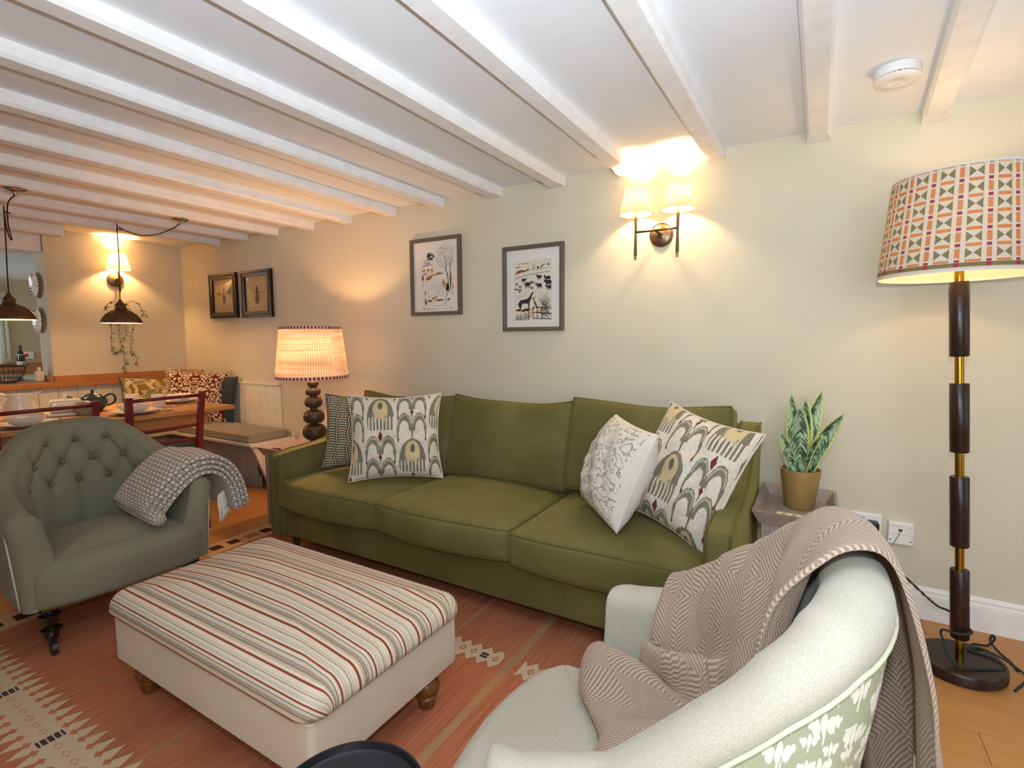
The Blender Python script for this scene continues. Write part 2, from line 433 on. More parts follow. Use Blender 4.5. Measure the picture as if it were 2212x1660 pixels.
# ================================================================== fabrics with patterns
def velvet():
    m = Mat('green_velvet', '45401a', .75, sheen=.55, spec=.15, sheen_tint='a39b58'); x, y, z = worldpos(); v = combine(x, y, z)
    n = noise(v, 3.2, 3, .55); n2 = noise(v, 900, 1)
    m.col(mixc(sstep(.3, .7, n), '5c5830', '6d673f')); m.bump(noise(v, 26, 3)*.7+n2*.3, .12, .004); return m.m
VELVET = velvet(); VPIPE = Mat('green_velvet_piping', '565126', .7, sheen=.35, sheen_tint='a59f5c').m
def ell(s, t, cs, ct, rs, rt): return sqrtx(((s-cs)/rs)**2+((t-ct)/rt)**2)
def ikat(name, cols=4.0, rows=1.18, du=.0, dv=0.0):
    m = Mat(name, 'd8cfc0', .9, spec=.15, sheen=.1); u, v, _ = coords('UV')
    jag = (noise(combine(u*260.0, v*6.0), 1, 1)-.5)*.045+(noise(combine(u*40, v*40), 1, 2)-.5)*.03
    uu = u*cols+du; ci = floorx(uu); s = fract(uu)-.5
    par = fract(ci*.5)*2                                        # 0 / 1 on alternate columns
    t0 = fract(v*rows+dv+par*.5); t = t0+jag
    a = absx(s)
    # eye motif t in 0..0.42
    outer = sqrtx((s/.43)**2+(((t-.13)/.27)**2))
    eye = (outer < 1)*(t > .0)*(t < .45)
    comb = (t < .15)*(fract(s*9.0) > .55)
    flare = (fract(s*13.0) > .5)*(t > .1)*(t < .24)*(a < .28)*(a > .12)
    cream = mx((ell(s, t, 0, .25, .23, .12) < 1), flare*(a < .24))
    pupil = (ell(s, t, 0, .29, .075, .05) < 1)
    dia = ((a/.075+absx(t-.93)/.065) < 1)
    heart = ((a/.06+absx(t-.70)/.035) < 1)
    # arches
    def arch(tb):
        o = ell(a, t, .24, tb, .235, .17); i = ell(a, t, .25, tb-.02, .15, .105)
        ring = (o < 1)*(i > 1)*(t > tb-.035); hl = (absx(o-.86) < .05)*(t > tb+.02)*(t < tb+.15)
        leg = (absx(a-(.45+(t-tb)*.02)) < (.012+mx((t-tb+.14), 0.0)*.18))*(t > tb-.14)*(t < tb+.01)
        stem = (a < .012+mx(t-(tb-.16), 0.0)*.16)*(t > tb-.16)*(t < tb+.05)
        dot = ((absx(a-.44)/.03+absx(t-(tb-.13))/.03) < 1)
        return mn(mx(ring, mx(leg, stem)), 1.0), hl, dot
    r1, h1, d1 = arch(.52); r2, h2, d2 = arch(.77)
    gr = noise(combine(u*160, v*8), 1, 2)
    green = mixc(sstep(.25, .75, gr), '6c685a', '867f6b')
    cl = mixc(sstep(.3, .7, noise(combine(u*30, v*30), 1, 2)), 'd9d0c2', 'cfc4b3')
    cl = mixc(mx(r1, r2), cl, green); cl = mixc(mx(h1, h2)*.65, cl, 'cfc8b4')
    cl = mixc(eye, cl, green); cl = mixc(eye*comb, cl, 'd4cbb9'); cl = mixc(eye*cream, cl, 'c9b48c'); cl = mixc(pupil*eye, cl, '66645f')
    cl = mixc(mx(dia, mx(heart, mx(d1, d2))), cl, '6d3038')
    m.col(cl); m.bump(noise(combine(u*300, v*300), 1, 1), .3, .001); return m.m
IKAT1 = ikat('ikat_linen', 3.0, .98, .45, .93); IKAT2 = ikat('ikat_linen_turned', 2.9, .98, .15, .30)
def ribs():
    m = Mat('ribbed_stripe_cotton', 'cfc2a6', .9, spec=.15); u, v, _ = coords('UV')
    w = u*6.4+(noise(combine(u*.6, v*6), 1, 1)-.5)*1.1; s = fract(w); k = floorx(w)
    arc = (s-.5)*(s-.5)*1.0
    l = fract(v*30.0+arc*2.2+k*.37)
    bar = (l > .46)*(s > .12)*(s < .9); edge = mx((absx(s-.1) < .045), (absx(s-.93) < .045))
    d = mx(bar, edge)
    cl = mixc(d, mixc(noise(combine(u*40, v*40), 1, 2), 'd3c7ac', 'c0b294'), '4a4639')
    m.col(cl); m.bump(l, .1, .001); return m.m
RIBS = ribs()
def vermi():
    m = Mat('beaded_linen', 'd9d4cc', .9, spec=.15); u, v, _ = coords('UV'); p = combine(u, v)
    n = noise(p, 8.5, 1.0, .4); f = absx(fract(n*5.0)-.5)
    line = (f > .34); dots = (voronoi(combine(u*56, v*56), 1, 'F1', .2) < .36)
    inset = (u < .95)*(u > .04)*(v > .04)*(v < .97)
    cl = mixc(line*dots*inset, mixc(noise(combine(u*50, v*50), 1, 2), 'dcd8d0', 'cec8be'), '43472a')
    m.col(cl); m.bump(line*dots*inset, .5, .003); return m.m
BEAD = vermi(); LINENW = fabric('plain_white_linen', 'd9d5ce', 'cfcac2', 500)
def scroll():
    m = Mat('brown_scroll_embroidery', 'd8c6a4', .9, spec=.15); u, v, _ = coords('UV')
    a = absx(u-.5); n = noise(combine(a*1.0, v), 7.5, 1.0, .4); f = tri(n*5.5)
    m.col(mixc((f > .52), 'd8c7a8', '6a2c20')); m.bump(f, .4, .002); return m.m
SCROLL = scroll()
def floral():
    m = Mat('floral_linen', 'cbb387', .9, spec=.15); u, v, _ = coords('UV'); p = combine(u, v)
    n = noise(p, 4.2, 1.5); n2 = noise(combine(u+3.1, v), 5.0, 1.2); d = voronoi(p, 4.2, 'F1', 1.0)
    cl = mixc((absx(n-.5) > .055), 'd2bd92', '8d6f2d'); cl = mixc((n2 > .56), cl, '8f8862'); cl = mixc((absx(n2-.56) < .02), cl, 'd9c9a2')
    cl = mixc((d < .15), cl, '8d3520'); cl = mixc((d < .06), cl, 'd8b98c')
    m.col(cl); return m.m
FLORAL = floral(); NAVY = fabric('slate_blue_cotton', '3c434c', '343b45', 500)

# ------------------------------------------------------------------ scatter cushions
def pillow(name, w, h, t, front, back, center, az, tilt, roll, label, pipe=None, group=None, n=44, fringe=None, sag=.0, pinch=.10):
    root = thing(name, (0, 0, 0), 0, label, 'cushion', group)
    az, tilt, roll = map(math.radians, (az, tilt, roll))
    nrm = Vector((math.cos(az)*math.cos(tilt), math.sin(az)*math.cos(tilt), math.sin(tilt)))
    right = Vector((-math.sin(az), math.cos(az), 0)); up = nrm.cross(right)
    r2 = right*math.cos(roll)+up*math.sin(roll); u2 = up*math.cos(roll)-right*math.sin(roll)
    M = Matrix((r2, u2, nrm)).transposed().to_4x4(); M.translation = Vector(center); root.matrix_world = M
    def shape(u, v, sgn):
        e = max(0.0, (1-abs(u)**2.6))*max(0.0, (1-abs(v)**2.6)); z = sgn*t/2*e**.55
        x = u*w/2*(1-pinch*(1-v*v)*abs(u)**3); y = v*h/2*(1-pinch*(1-u*u)*abs(v)**3)
        wr = .006*math.sin(9*u+5*v+sgn)*e+.004*math.sin(17*v-6*u)*e
        y -= sag*(1-u*u)*max(0, v)
        return (x, y, z+wr*sgn)
    G = [-math.cos(PI*i/(n-1)) for i in range(n)]; G = [.5*g+.5*(-1+2*i/(n-1)) for i, g in enumerate(G)]
    for nm, sgn, mt in (('front_cover', 1, front), ('back_cover', -1, back)):
        V = [shape(a, b, sgn) for a in G for b in G]; U = [((a+1)/2, (b+1)/2) for a in G for b in G]
        F = gridfaces(n, n)
        if sgn < 0: F = [q[::-1] for q in F]
        mobj(nm, V, F, mt, root, True, uv=U)
    ring = [shape(-1+2*i/20, -1, 0) for i in range(20)]+[shape(1, -1+2*i/20, 0) for i in range(20)]+[shape(1-2*i/20, 1, 0) for i in range(20)]+[shape(-1, 1-2*i/20, 0) for i in range(20)]
    if pipe: tube('piping', ring, .0042, pipe, root, seg=6, closed=True)
    if fringe:
        L = []
        for i in range(260):
            k = i/260*len(ring); a = Vector(ring[int(k) % len(ring)]).lerp(Vector(ring[(int(k)+1) % len(ring)]), k % 1)
            d = Vector((a.x/w, a.y/h, 0)).normalized(); b = a+d*(.022+.012*random.random())+Vector((random.uniform(-.01, .01), random.uniform(-.01, .01), random.uniform(-.012, .012)))
            L.append(tubeverts([a, b], .0022, 4))
        tag(joined('fringe', L, fringe, root), kind='stuff')
    return root

# ================================================================== sofa
sofa = thing('sofa', (0, 0, 0), 0, 'long olive green velvet three seat sofa against the wall', 'sofa')
SX0, SX1 = -2.665, -.218
armp = [(-.965, .095), (-.965, .53), (-.958, .55), (-.94, .561), (-.85, .574), (-.70, .582), (-.58, .597), (-.47, .635), (-.36, .70), (-.26, .765), (-.18, .80), (-.08, .81), (-.06, .80), (-.06, .095)]
for a0, a1 in ((SX0, SX0+.09), (SX1-.09, SX1)):
    prism('arm', armp, 'x', a0, a1, VELVET, sofa, bev=.018, seg=4, smooth=True)
for a0 in (SX0+.004, SX0+.086, SX1-.086, SX1-.004):
    pts = [(a0, y, z) for y, z in armp[:-1]]
    tube('arm_piping', catmull(pts, 3), .0035, VPIPE, sofa, seg=6)
prism('back_frame', [(-.06, .10), (-.06, .80), (-.13, .80), (-.20, .40), (-.20, .10)], 'x', SX0+.08, SX1-.08, VELVET, sofa, bev=.015, seg=3, smooth=True)
prism('seat_base', [(-.935, .095), (-.93, .27), (-.90, .29), (-.15, .29), (-.15, .095)], 'x', SX0+.088, SX1-.088, VELVET, sofa, bev=.012, seg=3, smooth=True)
LEGW = woodmat('dark_leg_wood', '3a2416', '55361f', axis=2)
for lx in (SX0+.1, SX1-.1):
    for ly in (-.88, -.14):
        lathe('leg', [(.016, .0085 if ly < -.72 else 0), (.022, .096)], LEGW, sofa, seg=14, loc=(lx, ly, 0))
cw = (SX1-SX0-.18)/3
for i in range(3):
    cx = SX0+.09+cw*(i+.5); cy = -.615; zc = .352; hz = .068; hy = .365; hx = cw/2+.002
    bulge = (.02, .045, .03)[i]; drop = (-.006, .004, .0)[i]
    def fn(p, u, cx=cx, cy=cy, zc=zc, bulge=bulge, drop=drop, i=i):
        x, y, z = p
        ex = max(0, 1-u[0]**2); ey = max(0, 1-u[1]**2)
        if u[2] > -.2: z += (.034+.01*i%3*.3)*ex**.6*ey**.5*max(0, u[2])
        if u[2] < 0: z -= .012*ex*max(0, -u[1])*(-u[2])
        if u[1] < 0: y -= bulge*ex**.8*(u[1]**2)*(1-.35*u[2]*u[2])
        z += .004*math.sin(7*x+3*y+i)
        return Vector((cx+x, cy+y, zc+z+drop))
    c = softbox('seat_cushion', hx, hy, hz, .022, VELVET, sofa, fn, n=(22, 22, 6))
    for sz in (1, -1):
        ring = []
        for (ax, ay) in [(-1+2*k/16, -1) for k in range(16)]+[(1, -1+2*k/16) for k in range(16)]+[(1-2*k/16, 1) for k in range(16)]+[(-1, 1-2*k/16) for k in range(16)]:
            q = Vector((ax*(hx-.007), ay*(hy-.007), sz*(hz-.006))); ring.append(fn(q, (ax, ay, sz)))
        tube('piping', ring, .0045, VPIPE, c, seg=6, closed=True)
# back cushions: soft boxes leaning on the back frame
for i in range(3):
    hx = cw/2+.002; hz = .225; hy = .085; cx = SX0+.09+cw*(i+.5)+(.028, .012, .0)[i]
    tilt = math.radians(15); zb = .425
    def fn(p, u, cx=cx, i=i, hx=hx, hz=hz):
        x, y, z = p
        ex = max(0, 1-u[0]**2); ez = max(0, 1-u[2]**2)
        y += (-1 if u[1] < 0 else .6)*.05*ex**.7*ez**.6*abs(u[1])
        if u[2] > 0:
            z += (.018*(abs(u[0])**2) - (.012, .016, .004)[i]*ex)*u[2]*1.0
            z += .006*math.sin(9*x+2*i)*ex*u[2]
        z += hz; yy = y*math.cos(tilt)+z*math.sin(tilt); zz = z*math.cos(tilt)-y*math.sin(tilt)
        return Vector((cx+x, -.385+yy, zb+zz-.01+(.0, .012, .032)[i]))
    c = softbox('back_cushion', hx, hy, hz, .03, VELVET, sofa, fn, n=(22, 6, 20))
    for sy in (-1, 1):
        ring = []
        for (ax, az) in [(-1+2*k/16, -1) for k in range(16)]+[(1, -1+2*k/16) for k in range(16)]+[(1-2*k/16, 1) for k in range(16)]+[(-1, 1-2*k/16) for k in range(16)]:
            q = Vector((ax*(hx-.009), sy*(hy-.008), az*(hz-.009))); ring.append(fn(q, (ax, sy, az)))
        tube('piping', ring, .0045, VPIPE, c, seg=6, closed=True)
PIPEW = simple('cream_piping', 'cfc7b8', .9); PIPEG = simple('grey_piping', '4f4c45', .9)
pillow('scatter_cushion', .46, .44, .15, RIBS, RIBS, (-2.345, -.545, .655), -44, 14, -4, 'dark and cream ribbed wavy stripe cushion tucked behind the ikat cushion', PIPEG)
pillow('scatter_cushion', .50, .465, .17, IKAT1, IKAT1, (-1.962, -.675, .680), -50, 10, 0, 'upright cream ikat cushion leaning beside the ribbed stripe cushion', PIPEW)
pillow('scatter_cushion', .45, .50, .17, IKAT2, IKAT2, (-.44, -.625, .672), -112, 27, -11, 'tilted cream ikat cushion leaning on the sofa arm next to the snake plant', PIPEW)
pillow('scatter_cushion', .41, .41, .21, BEAD, LINENW, (-.705, -.70, .668), -137, 22, -3, 'white cushion with squiggly green beaded lines', None, pinch=.05)

# ================================================================== rug
def rugmat():
    m = Mat('kilim_wool', 'b5694a', .95, spec=.1); x, y, z = worldpos()
    st1 = noise(combine(x*130, y*3), 1, 2); st2 = noise(combine(x*6, y*1.2), 1, 2); fine = noise(combine(x*420, y*420), 1, 1)
    cl = mixc(sstep(.3, .7, st1)*.65+sstep(.3, .7, st2)*.35, 'a05c42', 'bd7a58')
    def stripe(cx, w):
        global T
        return (absx(x-cx) < w)
    s = stripe(-2.66, .006)
    for cx in (-2.15, -1.63, -1.24): s = mx(s, stripe(cx, .0055))
    cl = mixc(s*(.5+st1*.6), cl, 'a38a68')
    cl = mixc(stripe(-.935, .016)*(.35+st1*.7), cl, 'a98d66')
    def lens(q, y, cy, h):
        out = None
        for k, sh in ((-.46, .5), (0, 0), (.46, .5)):
            e = ((tri(q+.5+sh)+absx(y-(cy+k*h))/(h*.20)) < .62); out = e if out is None else mx(out, e)
        return out
    def zig(cl, cy, p, h, lay):
        q = x/p; t = tri(q); d = absx(y-cy)+(noise(combine(floorx(x/.004), y*0), 1, 0)-.5)*.006
        gap = (absx(x+.935) < .04)
        toothed = (d < (h*.42+h*.58*t))*(1-gap)
        cl = mixc(toothed, cl, 'cdb898')
        f = absx(fract(q)-.0); g = tri(q+.5); inner = ((g*1.0+d/(h*.55)) < .62)*((fract(floorx(q+.5)/6.0) > .1)) if not lay else lens(q, y, cy, h)
        cl = mixc(inner*toothed, cl, 'bd7654'); hole = ((g+d/(h*.28)) < .4)
        cl = mixc(hole*toothed*inner, cl, 'cdb898')
        dark = (fract(floorx(q+.5)/7.0) < .1)*(g < .62)*(d < h*.32); cl = mixc(dark*(fract(y*60) > .25), cl, '3a3540')
        if lay:
            t2 = tri(q+.5); o2 = (absx(d-h*.95) < h*.22*t2); cl = mixc(o2*.0, cl, 'cdb898')
        return cl
    cl = zig(cl, -1.18, .05, .055, False); cl = zig(cl, -2.19, .056, .105, True); cl = zig(cl, -1.84, .055, .0, False) if False else cl
    # border
    b = (x < -2.885); cl = mixc(b, cl, 'cfa878'); cl = mixc((absx(x+2.965) < .034)*(fract(y*9.5) < .62)*(fract(floorx(y*9.5)/4.0) < .6), cl, '35281f')
    cl = mixc((absx(x+2.965) < .034)*(fract(y*9.5) < .8)*(fract(floorx(y*9.5)/4.0) > .6), cl, 'b96f4c')
    m.col(mixc(fine*.25, cl, '8f5a40')); m.bump(st1*.6+fine*.4, .35, .002); return m.m
rug = thing('rug', (0, 0, 0), 0, 'flat woven terracotta kilim rug with cream zigzag bands', 'rug')
box('weave', -3.03, -.2, -3.0, -.72, .0005, .008, rugmat(), rug, bev=.002)
L = []
for i in range(420):
    y = -3.0+2.28*i/420; L.append(tubeverts([(-3.028, y, .005), (-3.05, y+random.uniform(-.004, .004), .005), (-3.062-.012*random.random(), y+random.uniform(-.008, .008), .003)], .0022, 4))
tag(joined('fringe', L, simple('rug_fringe', 'c9b48f', .95), rug), kind='stuff')

# ================================================================== ottoman
def stripes():
    m = Mat('striped_weave', 'd9cdb8', .92, spec=.12); x, y, z = coords('Object'); u, v, _ = coords('UV')
    P = .1135; q = fract((v+.04)/P); dash = fract(u*150+floorx(v*700)*.5) > .45; tw = noise(combine(u*900, v*900), 1, 1)
    cl = mixc(tw, 'dccfba', 'cdbfa8')
    cl = mixc((absx(q-.31) < .085)*.8, cl, 'bfb3a6'); 
    cl = mixc((absx(q-.05) < .034), cl, '8c4632')                                  # rust line
    cl = mixc((absx(q-.235) < .03)*(.35+dash*.65), cl, '6f5f4c'); cl = mixc((absx(q-.30) < .022)*(.3+dash*.7), cl, '8a6c55')
    cl = mixc((absx(q-.175) < .012)*dash, cl, 'a45a48')
    cl = mixc((absx(q-.42) < .014), cl, '7a7060'); cl = mixc((absx(q-.54) < .026), cl, '8c4632')
    cl = mixc((absx(q-.64) < .02)*(.2+dash*.6), cl, 'a39aa0'); cl = mixc((absx(q-.69) < .012)*dash, cl, '8f8a90')
    cl = mixc((absx(q-.80) < .018)*(.25+dash*.7), cl, '6d6148'); cl = mixc((absx(q-.87) < .02)*dash*.8, cl, 'a98f8a')
    m.col(cl); m.bump(tw*.4+sinx(q*56)*.3, .5, .002); return m.m
STRIPES = stripes(); OLIN = fabric('oatmeal_linen', 'd8cbb9', 'c6b7a3', 500)
ott = thing('ottoman', (0, 0, 0), 0, 'large ottoman footstool with a striped padded lid and oatmeal linen sides', 'ottoman')
OX0, OX1, OY0, OY1 = -2.01, -1.0, -1.992, -1.415
pad('base', rrect(OX0, OX1, OY0, OY1, .018, 4, 10), .138, .305, .008, 0, OLIN, ott, rb=.01, rings=3)
lid = pad('lid', rrect(OX0-.020, OX1+.020, OY0-.020, OY1+.020, .06, 6, 18), .300, .378, .055, .040, STRIPES, ott, rb=.02, rings=22)
# across-the-stripe coordinate follows the surface round the rim
me = lid.data; uvl = me.uv_layers[0].data
for lp in me.loops:
    p = me.vertices[lp.vertex_index].co; dn = max(0, .378-p.z)
    vv = p.y + (-dn if p.y < (OY0+OY1)/2 else dn)*(1 if min(abs(p.y-OY0), abs(p.y-OY1)) < .06 else 0)
    uvl[lp.index].uv = (p.x, vv)
seam = rrect(OX0-.001, OX1+.001, OY0-.001, OY1+.001, .018, 4, 4)
tube('seam', [(a, b, .297) for a, b in seam], .003, OLIN, ott, seg=6, closed=True)
TURN = woodmat('turned_pine', '5a361c', '8a5a30', axis=2, rough=.3, scale=18)
for lx in (OX0+.075, OX1-.06):
    for ly in (OY0+.065, OY1-.09):
        lathe('leg', [(.020, 0), (.025, .008), (.029, .030), (.034, .036), (.035, .042), (.030, .047), (.040, .060), (.044, .076), (.040, .092), (.028, .101), (.036, .108), (.036, .114), (.028, .119), (.038, .126), (.038, .132)], TURN, ott, seg=24, loc=(lx, ly, .0085))

# ================================================================== armchairs: a shell swept round a U-shaped plan
def uplan(a, b, ext, n=150):
    P = []
    m = max(4, int(n*ext/(2*ext+PI*(a+b)/2)))
    for i in range(m): P.append(Vector((ext-ext*i/m, -b)))
    k = n-2*m
    for i in range(k+1):
        t = -PI/2+PI*i/k; P.append(Vector((-a*math.cos(t), b*math.sin(t))))
    for i in range(1, m+1): P.append(Vector((ext*i/m, b)))
    arc = [0.0]
    for i in range(1, len(P)): arc.append(arc[-1]+(P[i]-P[i-1]).length)
    mid = arc[-1]/2; arc = [x-mid for x in arc]
    N = []
    for i in range(len(P)):
        t = (P[min(i+1, len(P)-1)]-P[max(i-1, 0)]).normalized(); N.append(Vector((-t.y, t.x))*1.0)
    for i in range(len(N)):                                   # make sure the normals look outward
        if N[i].dot(P[i]-Vector((ext*.4, 0))) < 0: N[i] = -N[i]
    return P, N, arc
def shell(name, plan, prof, mat, parent, cap=True, capr=.04, uvf=None):
    """prof(arc) -> list of (inward offset, z)"""
    P, N, arc = plan; secs = []
    S = [prof(a) for a in arc]; m = len(S[0])
    def sec(i, pr, fwd=0.0):
        return [Vector((P[i].x-N[i].x*o+fwd, P[i].y-N[i].y*o, z)) for o, z in pr]
    def capsecs(i):
        pr = S[i]; co = sum(o for o, z in pr)/m; cz = sum(z for o, z in pr)/m; out = []
        for k in range(1, 6):
            a = PI/2*k/5; f = 1-.42*(1-math.cos(a))
            out.append(sec(i, [(co+(o-co)*f, cz+(z-cz)*(1-.10*(1-math.cos(a))) if z > cz else z) for o, z in pr], capr*math.sin(a)))
        return out
    if cap: secs += capsecs(0)[::-1]
    secs += [sec(i, S[i]) for i in range(len(P))]
    if cap: secs += capsecs(len(P)-1)
    V = [v for s in secs for v in s]; F = gridfaces(len(secs), m)
    if cap: F += [tuple(range(m)), tuple((len(secs)-1)*m+k for k in range(m))[::-1]]
    U = []
    for si in range(len(secs)):
        i = min(max(si-(5 if cap else 0), 0), len(P)-1); l = 0.0
        for j in range(m):
            if j: l += (secs[si][j]-secs[si][j-1]).length
            U.append((arc[i], l))
    return fixn(mobj(name, V, F, mat, parent, True, uv=U))

# ------------------------------------------------------------------ buttoned green armchair
SAGE = fabric('sage_green_wool', '757362', '85826e', 800, sheen=.12)
BTN = simple('green_button', '66634f', .8)
tch = thing('armchair', (-2.735, -1.745, .008), math.radians(-3), 'grey green deep buttoned armchair on turned black legs', 'armchair')
TPLAN = uplan(.335, .365, .23, 210)
def ttop(a): return float(np.interp(abs(a), [0, .12, .22, .36, .54, .70, .85], [.842, .84, .812, .715, .605, .57, .565]))
BUT = [(a, .745) for a in (-.15, 0, .15)]+[(a, .652) for a in (-.235, -.078, .078, .235)]+[(a, .560) for a in (-.31, -.155, 0, .155, .31)]
SEG = []
for (a, z) in BUT:
    for (b, w) in BUT:
        if b > a and b-a < .12 and abs(abs(z-w)-.0925) < .02: SEG.append((a, z, b, w))
for (a, z) in BUT[:3]: SEG.append((a, z, a*1.12, .85))
for (a, z) in BUT[3:7:3]: SEG.append((a, z, a*1.35, .80))
for (a, z) in (BUT[7], BUT[9], BUT[11]): SEG.append((a, z, a*1.0, .36))
SEGN = np.array(SEG); BUTN = np.array(BUT)
def tuftfield(a, z):
    d2 = ((BUTN[:, 0]-a)**2+(BUTN[:, 1]-z)**2); db = math.sqrt(d2.min())
    ax, az, bx_, bz = SEGN.T; dx, dz = bx_-ax, bz-az
    t = np.clip(((a-ax)*dx+(z-az)*dz)/(dx*dx+dz*dz), 0, 1); ds = np.sqrt((a-ax-t*dx)**2+(z-az-t*dz)**2).min()
    w = 1.0 if abs(a) < .36 else max(0, 1-(abs(a)-.36)/.08)
    return (-.020*math.exp(-(db/.026)**2)-.008*math.exp(-(ds/.006)**2)+.010*(1-math.exp(-(ds/.035)**2)))*w
def tprof(a):
    top = ttop(a); w = max(0, 1-abs(a)/.75); lean = .055*w
    pr = []
    for z in (.19, .30, .42): pr.append((.035*(1-(z-.19)/.45)+.0, z))
    pr.append((.004, top-.07)); 
    R_ = .052
    for k in range(0, 11):
        t = PI*k/10; pr.append((R_-R_*math.cos(t), top-R_+R_*math.sin(t)))
    nz = 74
    for k in range(1, nz+1):
        z = (top-R_)+(.34-(top-R_))*k/nz; f = (top-R_-z)/(top-R_-.34)
        pr.append((.104+.05*f*(1-.3*w)+tuftfield(a, z)*min(1, k/8), z))
    pr.append((.16, .22))
    return pr
sh = shell('back', TPLAN, tprof, SAGE, tch)
for (a, z) in BUT:
    i = min(range(len(TPLAN[2])), key=lambda k: abs(TPLAN[2][k]-a)); p, nn = TPLAN[0][i], TPLAN[1][i]
    top = ttop(a); f = (top-.052-z)/(top-.052-.34); w = max(0, 1-abs(a)/.75); off = .104+.05*f*(1-.3*w)-.014
    c = p-nn*off; bm = bmesh.new(); bmesh.ops.create_uvsphere(bm, u_segments=12, v_segments=8, radius=.0112)
    for v in bm.verts: v.co = Vector((c.x, c.y, z))+v.co
    bobj('button', bm, BTN, tch, True)
ctl = [(.325, 0), (.320, .13), (.305, .235), (.27, .298), (.20, .300), (.08, .285), (-.06, .255), (-.16, .20), (-.21, .11), (-.22, 0)]
ctl = ctl+[(x, -y) for x, y in ctl[-2:0:-1]]
OUT = [(p.x, p.y) for p in catmull([(x, y, 0) for x, y in ctl+ctl[:1]], 7)][:-1]
pad('seat', OUT, .185, .372, .075, .05, SAGE, tch, rb=.03, rings=16)
# cream piping on the outer edge of the arms and back
pp = []
for i in range(0, len(TPLAN[0]), 3):
    p = TPLAN[0][i]+TPLAN[1][i]*.002; pp.append((p.x, p.y, ttop(TPLAN[2][i])-.065))
p0, p1 = TPLAN[0][0], TPLAN[0][-1]
for sgn, lst in ((-1, None), (1, None)):
    p = TPLAN[0][0] if sgn < 0 else TPLAN[0][-1]
    tube('arm_piping', [(p.x+.006, p.y-sgn*(.035*(1-(z-.19)/.45)-.003), z) for z in (.20, .3, .4, .48, .51)], .0035, simple('chair_piping', 'c9c3ae', .9), tch, seg=6)
tube('piping', pp, .0035, bpy.data.materials['chair_piping'], tch, seg=6)
BLK = simple('ebonised_wood', '131011', .18, coat=.5)
CAST = simple('caster_metal', '4b4a48', .4, metal=.8)
def turned_leg(x, y):
    l = lathe('leg', [(.022, .062), (.024, .08), (.020, .09), (.034, .098), (.034, .106), (.021, .112), (.024, .125), (.030, .150), (.036, .160), (.024, .168), (.022, .172), (.035, .178), (.035, .188), (.026, .194), (.036, .200), (.036, .225)], BLK, tch, seg=24, loc=(x, y, 0))
    bm = bmesh.new(); bmesh.ops.create_cone(bm, cap_ends=True, segments=24, radius1=.026, radius2=.026, depth=.016, matrix=Matrix.Translation((.012, 0, .026)) @ Matrix.Rotation(PI/2, 4, 'X'))
    bobj('caster_wheel', bm, CAST, l, True); sharp(l.children[0])
    box('caster_fork', -.012, .012, -.012, .012, .035, .064, CAST, l, bev=.003)
for x, y in ((.25, -.255), (.25, .25), (-.22, -.2), (-.22, .2)): turned_leg(x, y)
L = []
for i in range(9):
    v, f = tubeverts([(0, 0, 0)], .001, 3) if False else (None, None)
for i in range(10):
    bm = bmesh.new(); bmesh.ops.create_uvsphere(bm, u_segments=8, v_segments=5, radius=.0042)
    c = Vector((.30+.001*i, -.285+.0085*i, .196)); 
    for v in bm.verts: v.co += c
    bobj('nail', bm, simple('brass_nail', '8a6a34', .35, metal=1) if i == 0 else bpy.data.materials['brass_nail'], tch, True)

# folded knitted throw over its arm
def honeycomb():
    m = Mat('waffle_knit_wool', 'bdb2aa', .95, spec=.1, sheen=.2); u, v, _ = coords('UV')
    k = floorx(v*62); a = fract(u*40+fract(k*.5)); b = fract(v*62); d = sqrtx(((a-.5)*.9)**2+((b-.5)*.9)**2)
    m.col(mixc(sstep(.18, .42, d), 'd2cac2', '9c8f85')); m.bump(1-d, .9, .006); return m.m
HONEY = honeycomb()
kt = thing('knitted_throw', (0, 0, 0), 0, 'folded beige waffle knit throw with tassels over the arm of the buttoned chair', 'blanket')
LAY = 4
base = [(-1.605, .425), (-1.592, .450), (-1.555, .498), (-1.505, .548), (-1.455, .580), (-1.400, .584), (-1.355, .558), (-1.325, .505), (-1.312, .445), (-1.306, .385)]
for l in range(LAY):
    off = .004+.023*l; pts = []
    c = [Vector((0, y, z)) for y, z in base]
    for i, p in enumerate(c):
        t = (c[min(i+1, len(c)-1)]-c[max(i-1, 0)]).normalized(); nn = Vector((0, -t.z, t.y)); nn = nn if nn.z > 0 or abs(nn.z) < .2 and (nn.y < 0) == (i < 5) else -nn
        pts.append(p+nn*off)
    pts = catmull(pts, 5); n = len(pts); x1 = -2.435-.006*l; x0 = -2.72+.012*l; nx_ = 34
    sq = []; th = .0112
    V = []; U = []; arcl = 0
    ring = []
    for j in range(nx_):                                     # closed cross-sections along the arm direction
        s = j/(nx_-1); x = x0+(x1-x0)*s
        for side in (1, -1):
            idx = range(n) if side > 0 else range(n-1, -1, -1)
            for i in idx:
                p = pts[i]; t = (pts[min(i+1, n-1)]-pts[max(i-1, 0)]).normalized(); nn = Vector((0, -t.z, t.y))
                e = th*(1-(2*s-1)**10*.6); q = p+nn*e*side
                slide = .055*(1-s)*(1 if True else 0)
                V.append((x-.05*(1-i/(n-1))*1.0+.05*(i/(n-1))*.3, q.y-(.02*(1-s) if i < n/2 else -.012*(1-s)), q.z+(.035*(1-s) if True else 0)*(1 if i < n*.5 else .5)))
                U.append((x*1.0, i/(n-1)*.62))
    m2 = 2*n; F = gridfaces(nx_, m2, cv=True); F += [tuple(range(m2)), tuple((nx_-1)*m2+k for k in range(m2))]
    fixn(mobj('folded_layer', V, F, HONEY, kt, True, uv=U))
